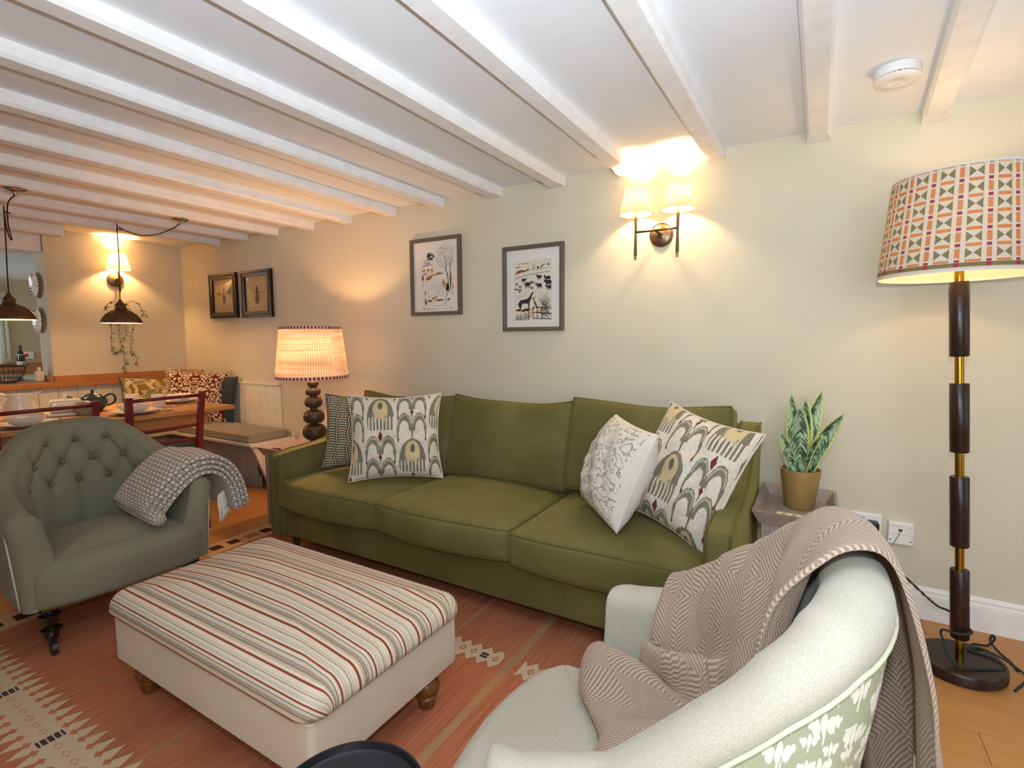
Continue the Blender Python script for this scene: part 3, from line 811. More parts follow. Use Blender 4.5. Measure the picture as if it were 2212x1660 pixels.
# rolled inner fold and tassels
tube('inner_fold', catmull([(-2.77, -1.648, .478), (-2.68, -1.646, .462), (-2.55, -1.640, .443), (-2.440, -1.632, .425)], 6), lambda t: .034*(1-.4*abs(2*t-1)**6), HONEY, kt, seg=14)
L = []
for i in range(46):
    x = -2.445-.012*random.random()-.07*(i/46); y = -1.375+.075*i/46+random.uniform(-.003, .003); z = .475-.02*random.random()
    L.append(tubeverts(catmull([(x, y, z), (x+.006, y+random.uniform(-.008, .008), z-.05), (x+.012+random.uniform(-.008, .008), y+random.uniform(-.014, .014), z-.095-.03*random.random())], 3), .0024, 5))
tag(joined('tassels', L, simple('cream_tassel', 'e2dccd', .9), kt), kind='stuff')

# ------------------------------------------------------------------ grey tub chair
GREY = fabric('oatmeal_grey_wool', 'b0aa9c', '9e9889', 520, sheen=.12, bump=.35)
def leafprint():
    m = Mat('sprig_print_cotton', 'a4a68c', .9, spec=.15); u, v, _ = coords('UV')
    def layer(du, dv, sx, sy):
        p = u*sx+du; q = v*sy+dv; q2 = q+floorx(p)*.5; a = fract(p)-.5; b = fract(q2)-.5
        pet = ((ell(absx(a)-.19, b-.06, 0, 0, .10, .20)) < 1); mid = (ell(a, b, 0, .1, .08, .26) < 1); stem = (absx(a) < .03)*(b < 0)*(b > -.35)
        side = (ell(absx(a)-.32, b-.16, 0, 0, .07, .11) < 1)
        return mx(mx(pet, mid), mx(stem, side))
    w = (noise(combine(u*25, v*25), 1, 1)-.5)*.2
    f = mx(layer(.1+w, .2, 18, 16), layer(.62+w, .55, 30, 27)*(noise(combine(u*9, v*9), 1, 1) > .47))
    m.col(mixc(f, 'a3a58b', 'dcdacb')); return m.m
SPRIG = leafprint()
gch = thing('tub_chair', (-.237, -1.838, .0), PI+math.radians(1), 'pale grey tub armchair with a green sprig print outer back', 'armchair')
def planfrom(half, n=8):
    full = [(x, -y) for x, y in half[::-1]]+[(x, y) for x, y in half[1:]]
    P = [Vector((p.x, p.y)) for p in catmull([(x, y, 0) for x, y in full], n)]
    arc = [0.0]
    for i in range(1, len(P)): arc.append(arc[-1]+(P[i]-P[i-1]).length)
    mid = arc[-1]/2; arc = [x-mid for x in arc]; N = []
    for i in range(len(P)):
        t = (P[min(i+1, len(P)-1)]-P[max(i-1, 0)]).normalized(); q = Vector((-t.y, t.x)); N.append(q if q.dot(P[i]-Vector((.05, 0))) > 0 else -q)
    return P, N, arc
GPLAN = planfrom([(-.342, 0), (-.332, .102), (-.292, .190), (-.220, .248), (-.134, .282), (-.015, .313), (.114, .338)])
def gtop(a): return float(np.interp(abs(a), [0, .102, .199, .292, .384, .507, .638], [.893, .890, .874, .822, .752, .650, .617]))
def gin(a):
    top = gtop(a); pr = []
    R_ = .046
    for k in range(0, 13):
        t = -.5+(PI+.5)*k/12; pr.append((R_-R_*math.cos(t), top-R_+R_*math.sin(t)*.9))
    for k in range(1, 15):
        z = (top-R_)+(.34-(top-R_))*k/14; pr.append((.092+.06*(k/14)-.012*math.sin(PI*k/14), z))
    pr += [(.15, .2), (.10, .15)]
    return pr
shell('inner_shell', GPLAN, gin, GREY, gch, capr=.045)
def gout(a):
    top = gtop(a); z1 = top-.046-.013
    return [(.0025+.115*(1-k/8)**1.2, .12+(z1-.12)*k/8) for k in range(9)]
shell('outer_panel', GPLAN, gout, SPRIG, gch, cap=False)
tube('outer_piping', [(GPLAN[0][i].x, GPLAN[0][i].y, gtop(GPLAN[2][i])-.060) for i in range(0, len(GPLAN[0]), 2)], .0035, simple('sprig_piping', 'b4b49c', .9), gch, seg=6)
ctl = [(.372, 0), (.362, .11), (.335, .20), (.285, .262), (.20, .262), (.10, .245), (-.02, .225), (-.13, .185), (-.20, .10), (-.215, 0)]
ctl = ctl+[(x, -y) for x, y in ctl[-2:0:-1]]
OUT = [(p.x, p.y) for p in catmull([(x, y, 0) for x, y in ctl+ctl[:1]], 7)][:-1]
pad('seat', OUT, .13, .405, .06, .03, GREY, gch, rb=.04, rings=16)
for x, y in ((.25, -.22), (.25, .22), (-.2, -.18), (-.2, .18)): lathe('leg', [(.014, 0), (.022, .14)], LEGW, gch, seg=14, loc=(x, y, 0.0085))

# herringbone throw over the far half of its back
def herring():
    m = Mat('herringbone_wool', '9a8478', .95, spec=.1, sheen=.35, sheen_tint='cbb8aa'); u, v, _ = coords('UV')
    d = tri(u*5.0+.2)*1.0+tri(v*4.4)*1.1; w = (noise(combine(u*60, v*60), 1, 2)-.5)*.35
    s = tri(d*10.5+w); f = noise(combine(u*420, v*420), 1, 2)
    m.col(mixc(sstep(.35, .65, s)*.8+f*.2, '7f6a5b', 'ab9a8b')); m.bump(f*.6+s*.5, .5, .003); return m.m
HERR = herring()
ht = thing('wool_throw', (0, 0, 0), 0, 'taupe herringbone wool throw draped over the grey tub chair', 'blanket')
def gpoint(arc):
    P, N, A = GPLAN; k = min(range(len(A)), key=lambda i: abs(A[i]-arc)); return P[k], N[k], gtop(A[k])
nt = 72; V = []; U = []
for it in range(nt):
    t = it/(nt-1)
    arc = -.55+.58*t                                          # from the far arm to the middle of the back
    P_, N_, top = gpoint(arc); P_i, N_i, top_i = gpoint(arc+.14*t*t)
    fold = math.sin(t*PI*4.0)*.5+.5
    path = []
    seat = Vector((.165-.13*t+.025*math.sin(8*t), -.19+.36*t, .462+.028*fold+.035*math.exp(-((t-.12)/.16)**2)))
    sin_ = Vector((P_i.x-N_i.x*.19, P_i.y-N_i.y*.19, .478+.03*fold)).lerp(Vector((-.14, .12, .50)), .35*t*t)
    path += [Vector((seat.x+.02, seat.y, .450)), seat, seat.lerp(sin_, .55)+Vector((0, 0, .014*fold)), sin_]
    for k, (o, z) in enumerate(((.165, .58), (.135, top-.16), (.108, top-.06), (.086, top-.004), (.046, top+.022), (.002, top-.004))):
        e = (.012+.012*math.sin(t*PI*6+k*.7)) if k < 3 else 0
        g = (1, 1, .8, .5, .2, 0)[k]; Pq = P_.lerp(P_i, g); Nq = N_.lerp(N_i, g).normalized()
        path.append(Vector((Pq.x-Nq.x*(o+e), Pq.y-Nq.y*(o+e), z-(top-top_i)*g*(k > 0)+(.010*fold if k > 2 else 0))))
    P2, N2, top2 = gpoint(-.36+.40*t)
    for k in range(1, 8):
        f = k/7; amp = .008+.026*min(1, f*2); e = .030+.030*min(1, f*2.5)+amp*(math.sin(t*PI*6.2+.4)+.7*math.sin(t*PI*3+1))*.62
        q = min(1, f*1.6); Pm = P_.lerp(P2, q); Nm = N_.lerp(N2, q).normalized()
        path.append(Vector((Pm.x+Nm.x*e, Pm.y+Nm.y*e, (top-.05)+(.14-(top-.05))*f)))
    pts = catmull(path, 4); l = 0
    for jj, p in enumerate(pts):
        if jj: l += (p-pts[jj-1]).length
        V.append((-p.x-.237, -p.y-1.838, p.z)); U.append((t*.72, l))
    rows_total = len(pts)
o = mobj('blanket_cloth', V, gridfaces(nt, rows_total), HERR, ht, True, uv=U)
md = o.modifiers.new('thick', 'SOLIDIFY'); md.thickness = .009; md.offset = 1
md = o.modifiers.new('sub', 'SUBSURF'); md.levels = 1; md.render_levels = 1
VT = [Vector(v) for v in V]; la = Vector((.165, -1.74, .50)); li = min(range(len(VT)), key=lambda k: (VT[k]-la).length); la = VT[li]
# sewn label with a round emblem, on the side of the cloth that hangs towards the room
ln = Vector((-.55, -.83, 0)).normalized(); lr = Vector((.83, -.55, 0)).normalized()
lc = la+ln*.016
def labelbox(nm, w, h, d0, d1, mt, round_=False, cx=0, cz=0):
    n_ = 28 if round_ else 4; ring = [(w*math.cos(2*PI*k/n_), h*math.sin(2*PI*k/n_)) for k in range(n_)] if round_ else [(-w, -h), (w, -h), (w, h), (-w, h)]
    V_ = [lc+lr*(cx+a)+Vector((0, 0, cz+b))+ln*d for d in (d0, d1) for a, b in ring]; F_ = [tuple(range(n_)), tuple(range(n_, 2*n_))]+[(k, (k+1) % n_, n_+(k+1) % n_, n_+k) for k in range(n_)]
    return fixn(mobj(nm, V_, F_, mt, ht if nm == 'care_label' else bpy.data.objects['care_label'], False))
labelbox('care_label', .026, .040, 0, .0015, simple('label_linen', 'd8d3c6', .9))
labelbox('emblem', .016, .016, .0015, .0022, simple('label_ink', '3a2a26', .9), True, 0, .008)
for a in (-.004, .004):
    for b in (-.007, 0, .007): labelbox('emblem_mark', .0028, .0024, .0022, .0027, bpy.data.materials['label_linen'], True, a, .008+b)

# ================================================================== tray side tables
GWOOD = woodmat('limed_oak', '8f8078', 'a5978e', axis=1, rough=.5, scale=10, stretch=10)
def tray_table(x0, x1, y0, y1, z1, label):
    t = thing('tray_table', ((x0+x1)/2, (y0+y1)/2, 0), 0, label, 'side table', None)
    hx, hy = (x1-x0)/2, (y1-y0)/2; fl = .028; zb = z1-.055; th = .012
    box('tray_floor', -hx+fl, hx-fl, -hy+fl, hy-fl, zb, zb+.012, GWOOD, t)
    c = [(-1, -1), (1, -1), (1, 1), (-1, 1)]
    for k in range(4):                                          # four outward leaning rims, mitred
        a, b = c[k], c[(k+1) % 4]; V = []
        for (ins, z) in ((fl, zb), (0, z1), (th, z1), (fl+th, zb+.004)):
            for q in (a, b): V.append((q[0]*(hx-ins), q[1]*(hy-ins), z))
        F = [(0, 1, 3, 2), (2, 3, 5, 4), (4, 5, 7, 6), (6, 7, 1, 0), (0, 2, 4, 6), (1, 7, 5, 3)]
        fixn(mobj('tray_rim', V, F, GWOOD, t, False))
    q = .05
    for s in (-1, 1):
        box('apron', -hx+q, hx-q, s*(hy-q)-.009, s*(hy-q)+.009, zb-.085, zb, GWOOD, t)
        box('apron', s*(hx-q)-.009, s*(hx-q)+.009, -hy+q, hy-q, zb-.085, zb, GWOOD, t)
        for r in (-1, 1): box('leg', s*(hx-q)-.016, s*(hx-q)+.016, r*(hy-q)-.016, r*(hy-q)+.016, 0, zb, GWOOD, t, bev=.002)
    return t
tray_table(-.208, .092, -.50, -.035, .515, 'limed oak tray table under the potted snake plant')
tray_table(-3.10, -2.685, -.76, -.31, .52, 'limed oak tray table under the bobbin table lamp')

# ------------------------------------------------------------------ bobbin table lamp with pleated shade
bl = thing('table_lamp', (-2.905, -.46, .478), 0, 'dark bobbin table lamp with a lit pleated shade trimmed in red', 'table lamp')
DWOOD = simple('dark_bronze_wood', '3a2c20', .45)
prof = [(.001, 0), (.088, 0), (.092, .006), (.088, .014), (.05, .03), (.034, .045), (.032, .055)]
for zc, r, h in ((.112, .078, .052), (.215, .069, .044), (.313, .058, .035), (.385, .050, .026), (.440, .037, .018)):
    for k in range(9):
        a = -PI/2+PI*k/8; prof.append((.024+(r-.024)*max(0, math.cos(a))**.75, zc+h*math.sin(a)))
prof += [(.022, .465), (.018, .50), (.001, .50)]
lathe('base', prof, DWOOD, bl, seg=40)
def pleat_mat():
    m = Mat('pleated_ikat_shade', 'c9a588', .9, spec=.1); u, v, _ = coords('UV')
    wv = v+(noise(combine(u*60, v*3), 1, 1)-.5)*.03
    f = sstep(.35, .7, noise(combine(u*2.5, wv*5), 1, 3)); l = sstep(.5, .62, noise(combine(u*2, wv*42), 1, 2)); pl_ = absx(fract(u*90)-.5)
    c = mixc(f, 'd9c4b0', 'bb9c86'); c = mixc(l*.45, c, '8c7468'); c = mixc(sstep(.30, .48, pl_)*(.3+.5*noise(combine(floorx(u*90), v*2), 1, 1)), c, '5e463c')  # dark lines between the pleats: crease shade put into the colour
    m.col(c); m.translucent(.20, c); return m.m
seg, V, U = 360, [], []
for i in range(seg):
    t = 2*PI*i/seg; rip = .0035*math.sin(i*PI/2.0)
    for k in range(13): s = k/12; r = .228-.036*s+rip; V.append((r*math.cos(t), r*math.sin(t), .485+.325*s)); U.append((i/seg, s))
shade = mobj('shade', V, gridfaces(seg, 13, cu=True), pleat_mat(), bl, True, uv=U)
def braid():
    m = Mat('red_white_braid', 'b0303c', .9); u, v, _ = coords('UV'); m.col(mixc(fract(u*58) > .55, '8e2434', 'd9cdbf')); return m.m
BRAID = braid()
for z, r in ((.486, .2295), (.808, .1935)):
    V = []; U = []
    for i in range(120):
        t = 2*PI*i/120
        for q, dz in ((r+.001, -.009), (r+.0035, 0), (r+.0005, .009)): V.append((q*math.cos(t), q*math.sin(t), z+dz)); U.append((i/120, 0))
    mobj('shade_trim', V, gridfaces(120, 3, cu=True), BRAID, shade, True, uv=U)
lathe('bulb_holder', [(.014, .50), (.014, .58), (.001, .58)], simple('brass_holder', '9b7a3c', .3, metal=1), bl, seg=16)
bulb('table_lamp_bulb', (-2.905, -.46, .478+.66), 15, (1, .56, .25), .03)
tag(tube('lamp_flex', catmull([(-3.02, -.575, .482), (-2.99, -.60, .484), (-2.95, -.62, .482), (-2.91, -.60, .482), (-2.90, -.55, .482)], 6), .0035, BLACKM, None), 'black lamp flex lying in the tray by the bobbin lamp', 'cable')
sw = thing('inline_switch', (-3.035, -.68, .479), math.radians(35), 'black inline switch on the tray by the bobbin lamp', 'switch')
softbox('switch_body', .042, .014, .011, .008, BLACKM, sw, lambda p, u: p+Vector((0, 0, .0115)), n=(4, 2, 2))
box('rocker', -.012, .012, -.008, .008, .021, .0255, simple('switch_rocker', '2b2b2d', .5), sw, bev=.002)
tb = thing('coaster_holder', (-2.90, -.665, .479), math.radians(8), 'small slate coaster beside the inline switch', 'coaster'); box('slate', -.06, .06, -.06, .06, 0, .008, simple('slate', '55535a', .6), tb, bev=.002)

# ------------------------------------------------------------------ snake plant in a gold pot
pt = thing('snake_plant', (-.048, -.215, .4725), 0, 'variegated snake plant in a matt gold pot', 'potted plant')
GOLD = simple('matt_gold', 'a98c56', .45, metal=.35)
lathe('pot', [(.001, 0), (.054, 0), (.057, .003), (.078, .165), (.078, .171), (.072, .171), (.070, .150), (.001, .148)], GOLD, pt, seg=48)
lathe('soil', [(.0705, .1485), (.001, .153)], fabric('potting_soil', '2a211a', '3a2f24', 200), pt, seg=24)
def leafmat():
    m = Mat('snake_leaf', '37553a', .4, spec=.4); u, v, _ = coords('UV')
    b = noise(combine(u*2.2, v*19+absx(u-.5)*6), 1, 3, .6); f = sstep(.42, .58, b)
    c = mixc(f, '24482f', 'a9bd96'); e = absx(u-.5); c = mixc((e > .385), c, 'c3cc7e'); m.col(c); return m.m
LEAF = leafmat()
def leaf(px_, py_, L_, w, az, lean, curl, twist):
    n, m = 16, 9; V = []; U = []
    a = math.radians(az); d = Vector((math.cos(a), math.sin(a), 0)); pos = Vector((px_, py_, .145)); ang = math.radians(lean*.35)
    for i in range(n):
        s = i/(n-1); ang_ = math.radians(lean*(.35+.65*s)+curl*s*s)
        T_ = Vector((d.x*math.sin(ang_), d.y*math.sin(ang_), math.cos(ang_)))
        if i: pos = pos+T_*(L_/(n-1))
        tw = a+PI/2+math.radians(twist)*(1+.5*s); side = Vector((math.cos(tw), math.sin(tw), 0)); side = (side-T_*side.dot(T_)).normalized(); nn = T_.cross(side)
        ww = w*(.45+.55*math.sin(min(1, s*1.9)*PI/2))*(1-max(0, (s-.5)/.5)**2.2)+.0006
        for j in range(m):
            q = -1+2*j/(m-1); V.append(pos+side*ww*q+nn*(abs(q)**2*ww*.38)); U.append(((q+1)/2, s))
    o = mobj('leaf', V, gridfaces(n, m), LEAF, pt, True, uv=U); md = o.modifiers.new('thick', 'SOLIDIFY'); md.thickness = .0022
for p in ((.0, .015, .372, .036, 30, 15, 4, 62), (-.02, .0, .352, .030, 200, 6, 2, 75), (.03, .0, .305, .032, -10, 30, 6, 80), (-.028, -.02, .19, .024, 190, 26, -4, 85), (.022, -.028, .205, .030, -40, 24, 8, 45), (-.004, -.012, .30, .034, 240, 3, 2, 20), (.012, .004, .33, .031, 100, 4, 3, 95)): leaf(*p)
rm = thing('notecard', (-.06, -.40, .4725), math.radians(-6), 'pale card with green dots on the tray beside the gold pot', 'card')
box('card', -.07, .07, -.05, .05, 0, .008, simple('pale_card', 'dfe0c4', .6), rm, bev=.003)
for k in range(3):
    bm = bmesh.new(); bmesh.ops.create_cone(bm, cap_ends=True, segments=14, radius1=.009, radius2=.009, depth=.0012, matrix=Matrix.Translation((-.04+.036*k, .028, .0086))); bobj('dot', bm, simple('lime_dot', '9aa83c', .6) if k == 0 else bpy.data.materials['lime_dot'], rm)

# ------------------------------------------------------------------ floor lamp
fl = thing('floor_lamp', (.487, -.365, .0), 0, 'tall dark wood and brass floor lamp with a geometric print shade', 'floor lamp', rot=(0, math.radians(-3.2), 0))
FWOOD = woodmat('dark_walnut', '20120e', '35201a', axis=2, rough=.3, scale=14); BRASS = simple('brass', 'a8842f', .22, metal=1)
lathe('base', [(.001, .002), (.127, .002), (.131, .006), (.131, .038), (.127, .043), (.001, .043)], FWOOD, fl, seg=56)
lathe('rod', [(.0135, .043), (.0135, 1.50)], BRASS, fl, seg=20)
for z0, z1 in ((.118, .372), (.458, .712), (.80, 1.045), (1.14, 1.40)):
    lathe('wood_sleeve', [(.0138, z0), (.026, z0), (.028, z0+.003), (.028, z1-.003), (.026, z1), (.0138, z1)], FWOOD, fl, seg=28)
def geo():
    m = Mat('geometric_print_shade', 'ddd4c6', .85, spec=.2); u, v, _ = coords('UV')
    NU, NV = 18.0, 6.6; p = u*NU; q = v*NV+.45; a = fract(p); b = fract(q); base = mixc(noise(combine(u*80, v*30), 1, 2), 'ddd6ca', 'd0c6b6')
    # square cell: bars between a in .05...; vertical bar at a~0, horizontal bar at b~0
    da = mn(a, 1-a); db = mn(b, 1-b)
    vb = (da < .088)*(db > .20); hb = (db < .105)*(da > .245); sq = (da < .085)*(db < .10)
    ca = absx(a-.5); cb = absx(b-.5); inside = (ca < .255)*(cb < .335)
    bow = inside*((ca/.255) > (cb/.335)*1.0+.03)
    c = mixc(mx(vb, hb), base, mixc(noise(combine(u*9, v*4), 1, 2), 'cf7a52', 'd39a60')); c = mixc(sq, c, 'a04450'); c = mixc(bow, c, '857f5c')
    low = (v < .075); c = mixc(low, c, base); band = (absx(v-.052) < .020); c = mixc(band, c, '807a58'); c = mixc(band*(da < .08), c, 'a8404a'); c = mixc((v > .985), c, 'c9c6c4')
    m.col(c); m.translucent(.30, c); return m.m
seg, V, U = 128, [], []
for i in range(seg+1):
    t = 2*PI*i/seg
    for k in range(5): s = k/4; r = .226-.030*s; V.append((r*math.cos(t), r*math.sin(t), 1.418+.335*s)); U.append((i/seg, s))
fs = mobj('shade', V, gridfaces(seg+1, 5), geo(), fl, True, uv=U)
lin_ = Mat('shade_lining', 'efe6cf', .8); lin_.translucent(.15, color='efe6cf')
V = []
for i in range(seg):
    t = 2*PI*i/seg
    for k in range(5): s = k/4; r = .224-.030*s; V.append((r*math.cos(t), r*math.sin(t), 1.419+.333*s))
mobj('shade_lining', V, gridfaces(seg, 5, cu=True), lin_.m, fs, True)
for z, r in ((1.418, .225), (1.753, .195)): tube('shade_ring', [(r*math.cos(2*PI*i/64), r*math.sin(2*PI*i/64), z) for i in range(64)], .0022, simple('shade_ring_white', 'd8d4cc', .6), fs, seg=6, closed=True)
for ob in [fs]+list(fs.children):                            # the shade sits level on the leaning pole
    ob.data.transform(Matrix.Translation((0, 0, 1.585)) @ Matrix.Rotation(math.radians(3.2), 4, 'Y') @ Matrix.Translation((0, 0, -1.585)))
bulb('floor_lamp_bulb', (.487-.055*1.60, -.365, 1.60), 2.7, (1, .70, .38), .03)
def twisted(name, pts, label, r=.0028):
    c = catmull(pts, 10); V0 = []
    P0, P1 = [], []; l = 0; N = None
    for i, p in enumerate(c):
        T_ = (c[min(i+1, len(c)-1)]-c[max(i-1, 0)]).normalized(); 
        if N is None: N = T_.cross(Vector((.3, .2, 1))).normalized()
        N = (N-T_*N.dot(T_)).normalized(); B = T_.cross(N); 
        if i: l += (c[i]-c[i-1]).length
        a = l*300; d = N*math.cos(a)+B*math.sin(a); P0.append(p+d*r*.8); P1.append(p-d*r*.8)
    o = joined(name, [tubeverts(P0, r, 6), tubeverts(P1, r, 6)], simple('dark_green_flex', '26302a', .7))
    return tag(o, label, 'cable')
twisted('lamp_cable', [(.21, -.045, .34), (.26, -.06, .28), (.34, -.15, .225), (.42, -.27, .185), (.452, -.318, .19), (.49, -.335, .165), (.508, -.385, .155), (.47, -.408, .150), (.425, -.385, .14), (.432, -.40, .10), (.445, -.425, .06), (.475, -.445, .05), (.53, -.425, .05), (.60, -.385, .05), (.585, -.33, .05), (.52, -.30, .05), (.56, -.27, .05), (.63, -.28, .03), (.68, -.31, .004), (.66, -.36, .004), (.62, -.43, .004)], 'twisted dark green flex of the floor lamp')
twisted('loose_cable', [(.50, -.22, .05), (.53, -.20, .012), (.57, -.15, .005), (.61, -.14, .006), (.632, -.125, .03), (.625, -.128, .045), (.618, -.135, .025), (.635, -.17, .006), (.655, -.23, .005), (.662, -.29, .005)], 'short loop of twisted green flex behind the floor lamp base')

# ------------------------------------------------------------------ sockets on the wall
ds = thing('wall_socket', (.193, -.001, .385), 0, 'white double wall socket with two black plugs in it', 'wall socket')
box('face_plate', -.073, .073, -.010, .001, -.043, .043, WHITEP, ds, bev=.003, smooth=False)
for s in (-1, 1): box('switch', s*.008-.006, s*.008+.006, -.0125, -.008, .0, .03, WHITEP, ds, bev=.0015)
for s in (-1, 1): box('red_mark', s*.008-.0045, s*.008+.0045, -.0132, -.0122, .0225, .0265, simple('red_mark', 'c03030', .5) if s < 0 else bpy.data.materials['red_mark'], ds)
bpk = simple('black_plastic', '151517', .4)
prism('plug', [(-.062, -.028), (-.062, .004), (-.052, .022), (-.034, .026), (-.020, .012), (-.020, -.028)], 'y', -.045, -.0105, bpk, ds, bev=.005)
bm = bmesh.new(); bmesh.ops.create_cone(bm, cap_ends=True, segments=20, radius1=.010, radius2=.010, depth=.001, matrix=Matrix.Translation((-.040, -.0456, .004)) @ Matrix.Rotation(PI/2, 4, 'X')); bobj('plug_sticker', bm, WHITEP, ds)
prism('adaptor', [(.016, -.04), (.016, .010), (.022, .016), (.056, .016), (.062, .010), (.062, -.04)], 'y', -.055, -.0105, bpk, ds, bev=.004)
ps = thing('phone_socket', (.333, -.001, .362), 0, 'square white phone socket with a grey lead plugged in', 'wall socket')
box('face_plate', -.0435, .0435, -.026, .001, -.047, .047, WHITEP, ps, bev=.003)
box('seam', -.0435, .0435, -.0266, -.0255, -.0045, -.0035, simple('seam_grey', 'b8b4ae', .6), ps)
box('jack', -.009, .005, -.0272, -.025, .010, .021, simple('jack_grey', '4e4a48', .5), ps, bev=.001)
for s in (-1, 1): box('screw', s*.036-.003, s*.036+.003, -.027, -.025, -.032, -.027, bpy.data.materials['jack_grey'], ps)
box('lettering', -.038, .004, -.0268, -.0255, .030, .033, bpy.data.materials['seam_grey'], ps); box('lettering', .026, .039, -.0268, -.0255, .030, .0325, bpy.data.materials['seam_grey'], ps)
tube('lead', catmull([(-.002, -.028, .012), (-.006, -.034, .0), (-.014, -.032, -.02), (-.026, -.03, -.05), (-.05, -.02, -.10), (-.07, -.012, -.2)], 5), .002, simple('grey_lead', 'a39f98', .6), ps, seg=6)

# ------------------------------------------------------------------ smoke alarm
sa = thing('smoke_alarm', (.190, -.475, HC), 0, 'round white smoke alarm on the ceiling between two beams', 'smoke alarm')
ALW = simple('alarm_white', 'e6e4e2', .45)
lathe('body', [(.001, -.0005), (.066, -.0005), (.067, -.004), (.067, -.028), (.065, -.030)], ALW, sa, seg=48, cap=False)
lathe('vent_ring', [(.0635, -.029), (.0635, -.035)], simple('alarm_vent', '8e8c92', .7), sa, seg=48, cap=False)
for k in range(48):
    if k % 12: 
        a = 2*PI*k/48; bm = bmesh.new(); bx(bm, -.0012, .0012, -.0015, .0015, -.035, -.029); o = bobj('vent_fin', bm, ALW, sa); o.location = (.0645*math.cos(a), .0645*math.sin(a), 0); o.rotation_euler.z = a
lathe('cover', [(.0662, -.0345), (.0662, -.037), (.060, -.041), (.045, -.0435), (.026, -.0445), (.025, -.0438), (.001, -.0440)], ALW, sa, seg=48)
box('test_button', -.008, .008, .016, .022, -.046, -.043, simple('alarm_grey', 'b9b7b5', .5), sa, bev=.0008)
for a, r in ((.6, .03), (2.6, .03), (4.4, .028), (5.2, .028)): box('sounder_slot', r*math.cos(a)-.002, r*math.cos(a)+.002, r*math.sin(a)-.001, r*math.sin(a)+.001, -.0455, -.043, bpy.data.materials['alarm_grey'], sa)

# ------------------------------------------------------------------ wall lights
BRONZE = simple('antique_bronze', '6b5a48', .35, metal=.85); COPPER = simple('aged_brass', 'b08448', .3, metal=1)
def wavy():
    m = Mat('wavy_card_shade', 'efdcae', .85, spec=.1); u, v, _ = coords('UV'); w = tri(v*13+sinx(u*2*PI*22)*.16); c = mixc(sstep(.62, .8, w), 'eedfb4', 'a87c40'); m.col(c); m.translucent(.10, c); return m.m
WAVY = wavy(); sil = Mat('shade_white_lining', 'fff4dc', .8); sil.translucent(.4, color='fff0d0'); SLIN = sil.m
def cone_shade(parent, x, y, z, r0, r1, h, mat, pleat=0):
    seg, V, U = 96, [], []
    for i in range(seg+1):
        t = 2*PI*i/seg
        for k in range(7): s = k/6; r = r0+(r1-r0)*s+pleat*math.sin(i*PI/2); V.append((x+r*math.cos(t), y+r*math.sin(t), z+h*s)); U.append((i/seg, s))
    o = mobj('shade', V, gridfaces(seg+1, 7), mat, parent, True, uv=U)
    tube('shade_rim', [(x+(r0+.0005)*math.cos(2*PI*i/48), y+(r0+.0005)*math.sin(2*PI*i/48), z) for i in range(48)], .0018, simple('rim_gold', 'c9a865', .6), o, seg=5, closed=True)
    return o
ws = thing('wall_light', (-.722, 0, 1.735), 0, 'twin arm bronze wall light with two wavy patterned shades', 'wall light')
def rose(parent, R_):
    o = lathe('wall_plate', [(.001, .0), (R_, 0), (R_, .008), (R_*.93, .014), (R_*.9, .012), (R_*.82, .016), (R_*.45, .018), (R_*.25, .022), (.012, .028), (.001, .03)], BRONZE, parent, seg=48)
    o.rotation_euler = (PI/2, 0, 0); return o
rose(ws, .061)
tube('stem', [(0, -.02, 0), (-.006, -.075, .012)], .009, BRONZE, ws, seg=16)
tube('cross_bar', [(-.109, -.085, .012), (-.04, -.085, .012), (.03, -.085, .012), (.101, -.085, .012)], .0062, BRONZE, ws, seg=14)
for x in (-.024, .012): lathe('collar', [(.0062, -.002), (.0085, 0), (.0062, .002)], BRONZE, ws, seg=16, loc=(x, -.085, .012), cap=False).rotation_euler = (0, PI/2, 0)
for x in (-.109, .101):
    lathe('upright', [(.004, -.11), (.0085, -.105), (.0085, -.09), (.006, .0), (.0085, .075), (.0095, .085), (.008, .09)], BRONZE, ws, seg=18, loc=(x, -.085, 0))
    lathe('finial', [(.001, -.130), (.005, -.128), (.007, -.122), (.005, -.116), (.007, -.112), (.007, -.108)], COPPER, ws, seg=16, loc=(x, -.085, 0))
    lathe('candle_tube', [(.007, .088), (.0065, .12), (.001, .12)], simple('candle_cream', 'e2c98a', .5), ws, seg=16, loc=(x, -.085, 0))
    cone_shade(ws, x, -.085, .100, .082, .054, .142, WAVY)
    bulb('wall_light_bulb', (-.722+x, -.085, 1.735+.165), 7, (1, .72, .38), .018)
wl2 = thing('wall_light', (XL, -.56, 1.745), PI/2, 'single arm bronze wall light with a pleated cream shade above the ivy', 'wall light')
rose(wl2, .062)
tube('arm', [(0, -.02, 0), (0, -.07, .01)], .008, BRONZE, wl2, seg=14)
lathe('upright', [(.004, -.10), (.0085, -.095), (.006, .0), (.0085, .06), (.008, .07)], BRONZE, wl2, seg=18, loc=(0, -.078, 0))
lathe('finial', [(.001, -.118), (.006, -.112), (.006, -.10)], COPPER, wl2, seg=14, loc=(0, -.078, 0))
lathe('candle_tube', [(.007, .068), (.0065, .10), (.001, .10)], bpy.data.materials['candle_cream'], wl2, seg=16, loc=(0, -.078, 0))
PLC = Mat('pleated_cream_shade', 'f0d9a8', .85); PLC.translucent(.16, color='f0d0a0')
cone_shade(wl2, 0, -.078, .085, .088, .055, .145, PLC.m, pleat=.0015)
bulb('side_light_bulb', (XL+.078, -.56, 1.745+.15), 14, (1, .58, .24), .018)

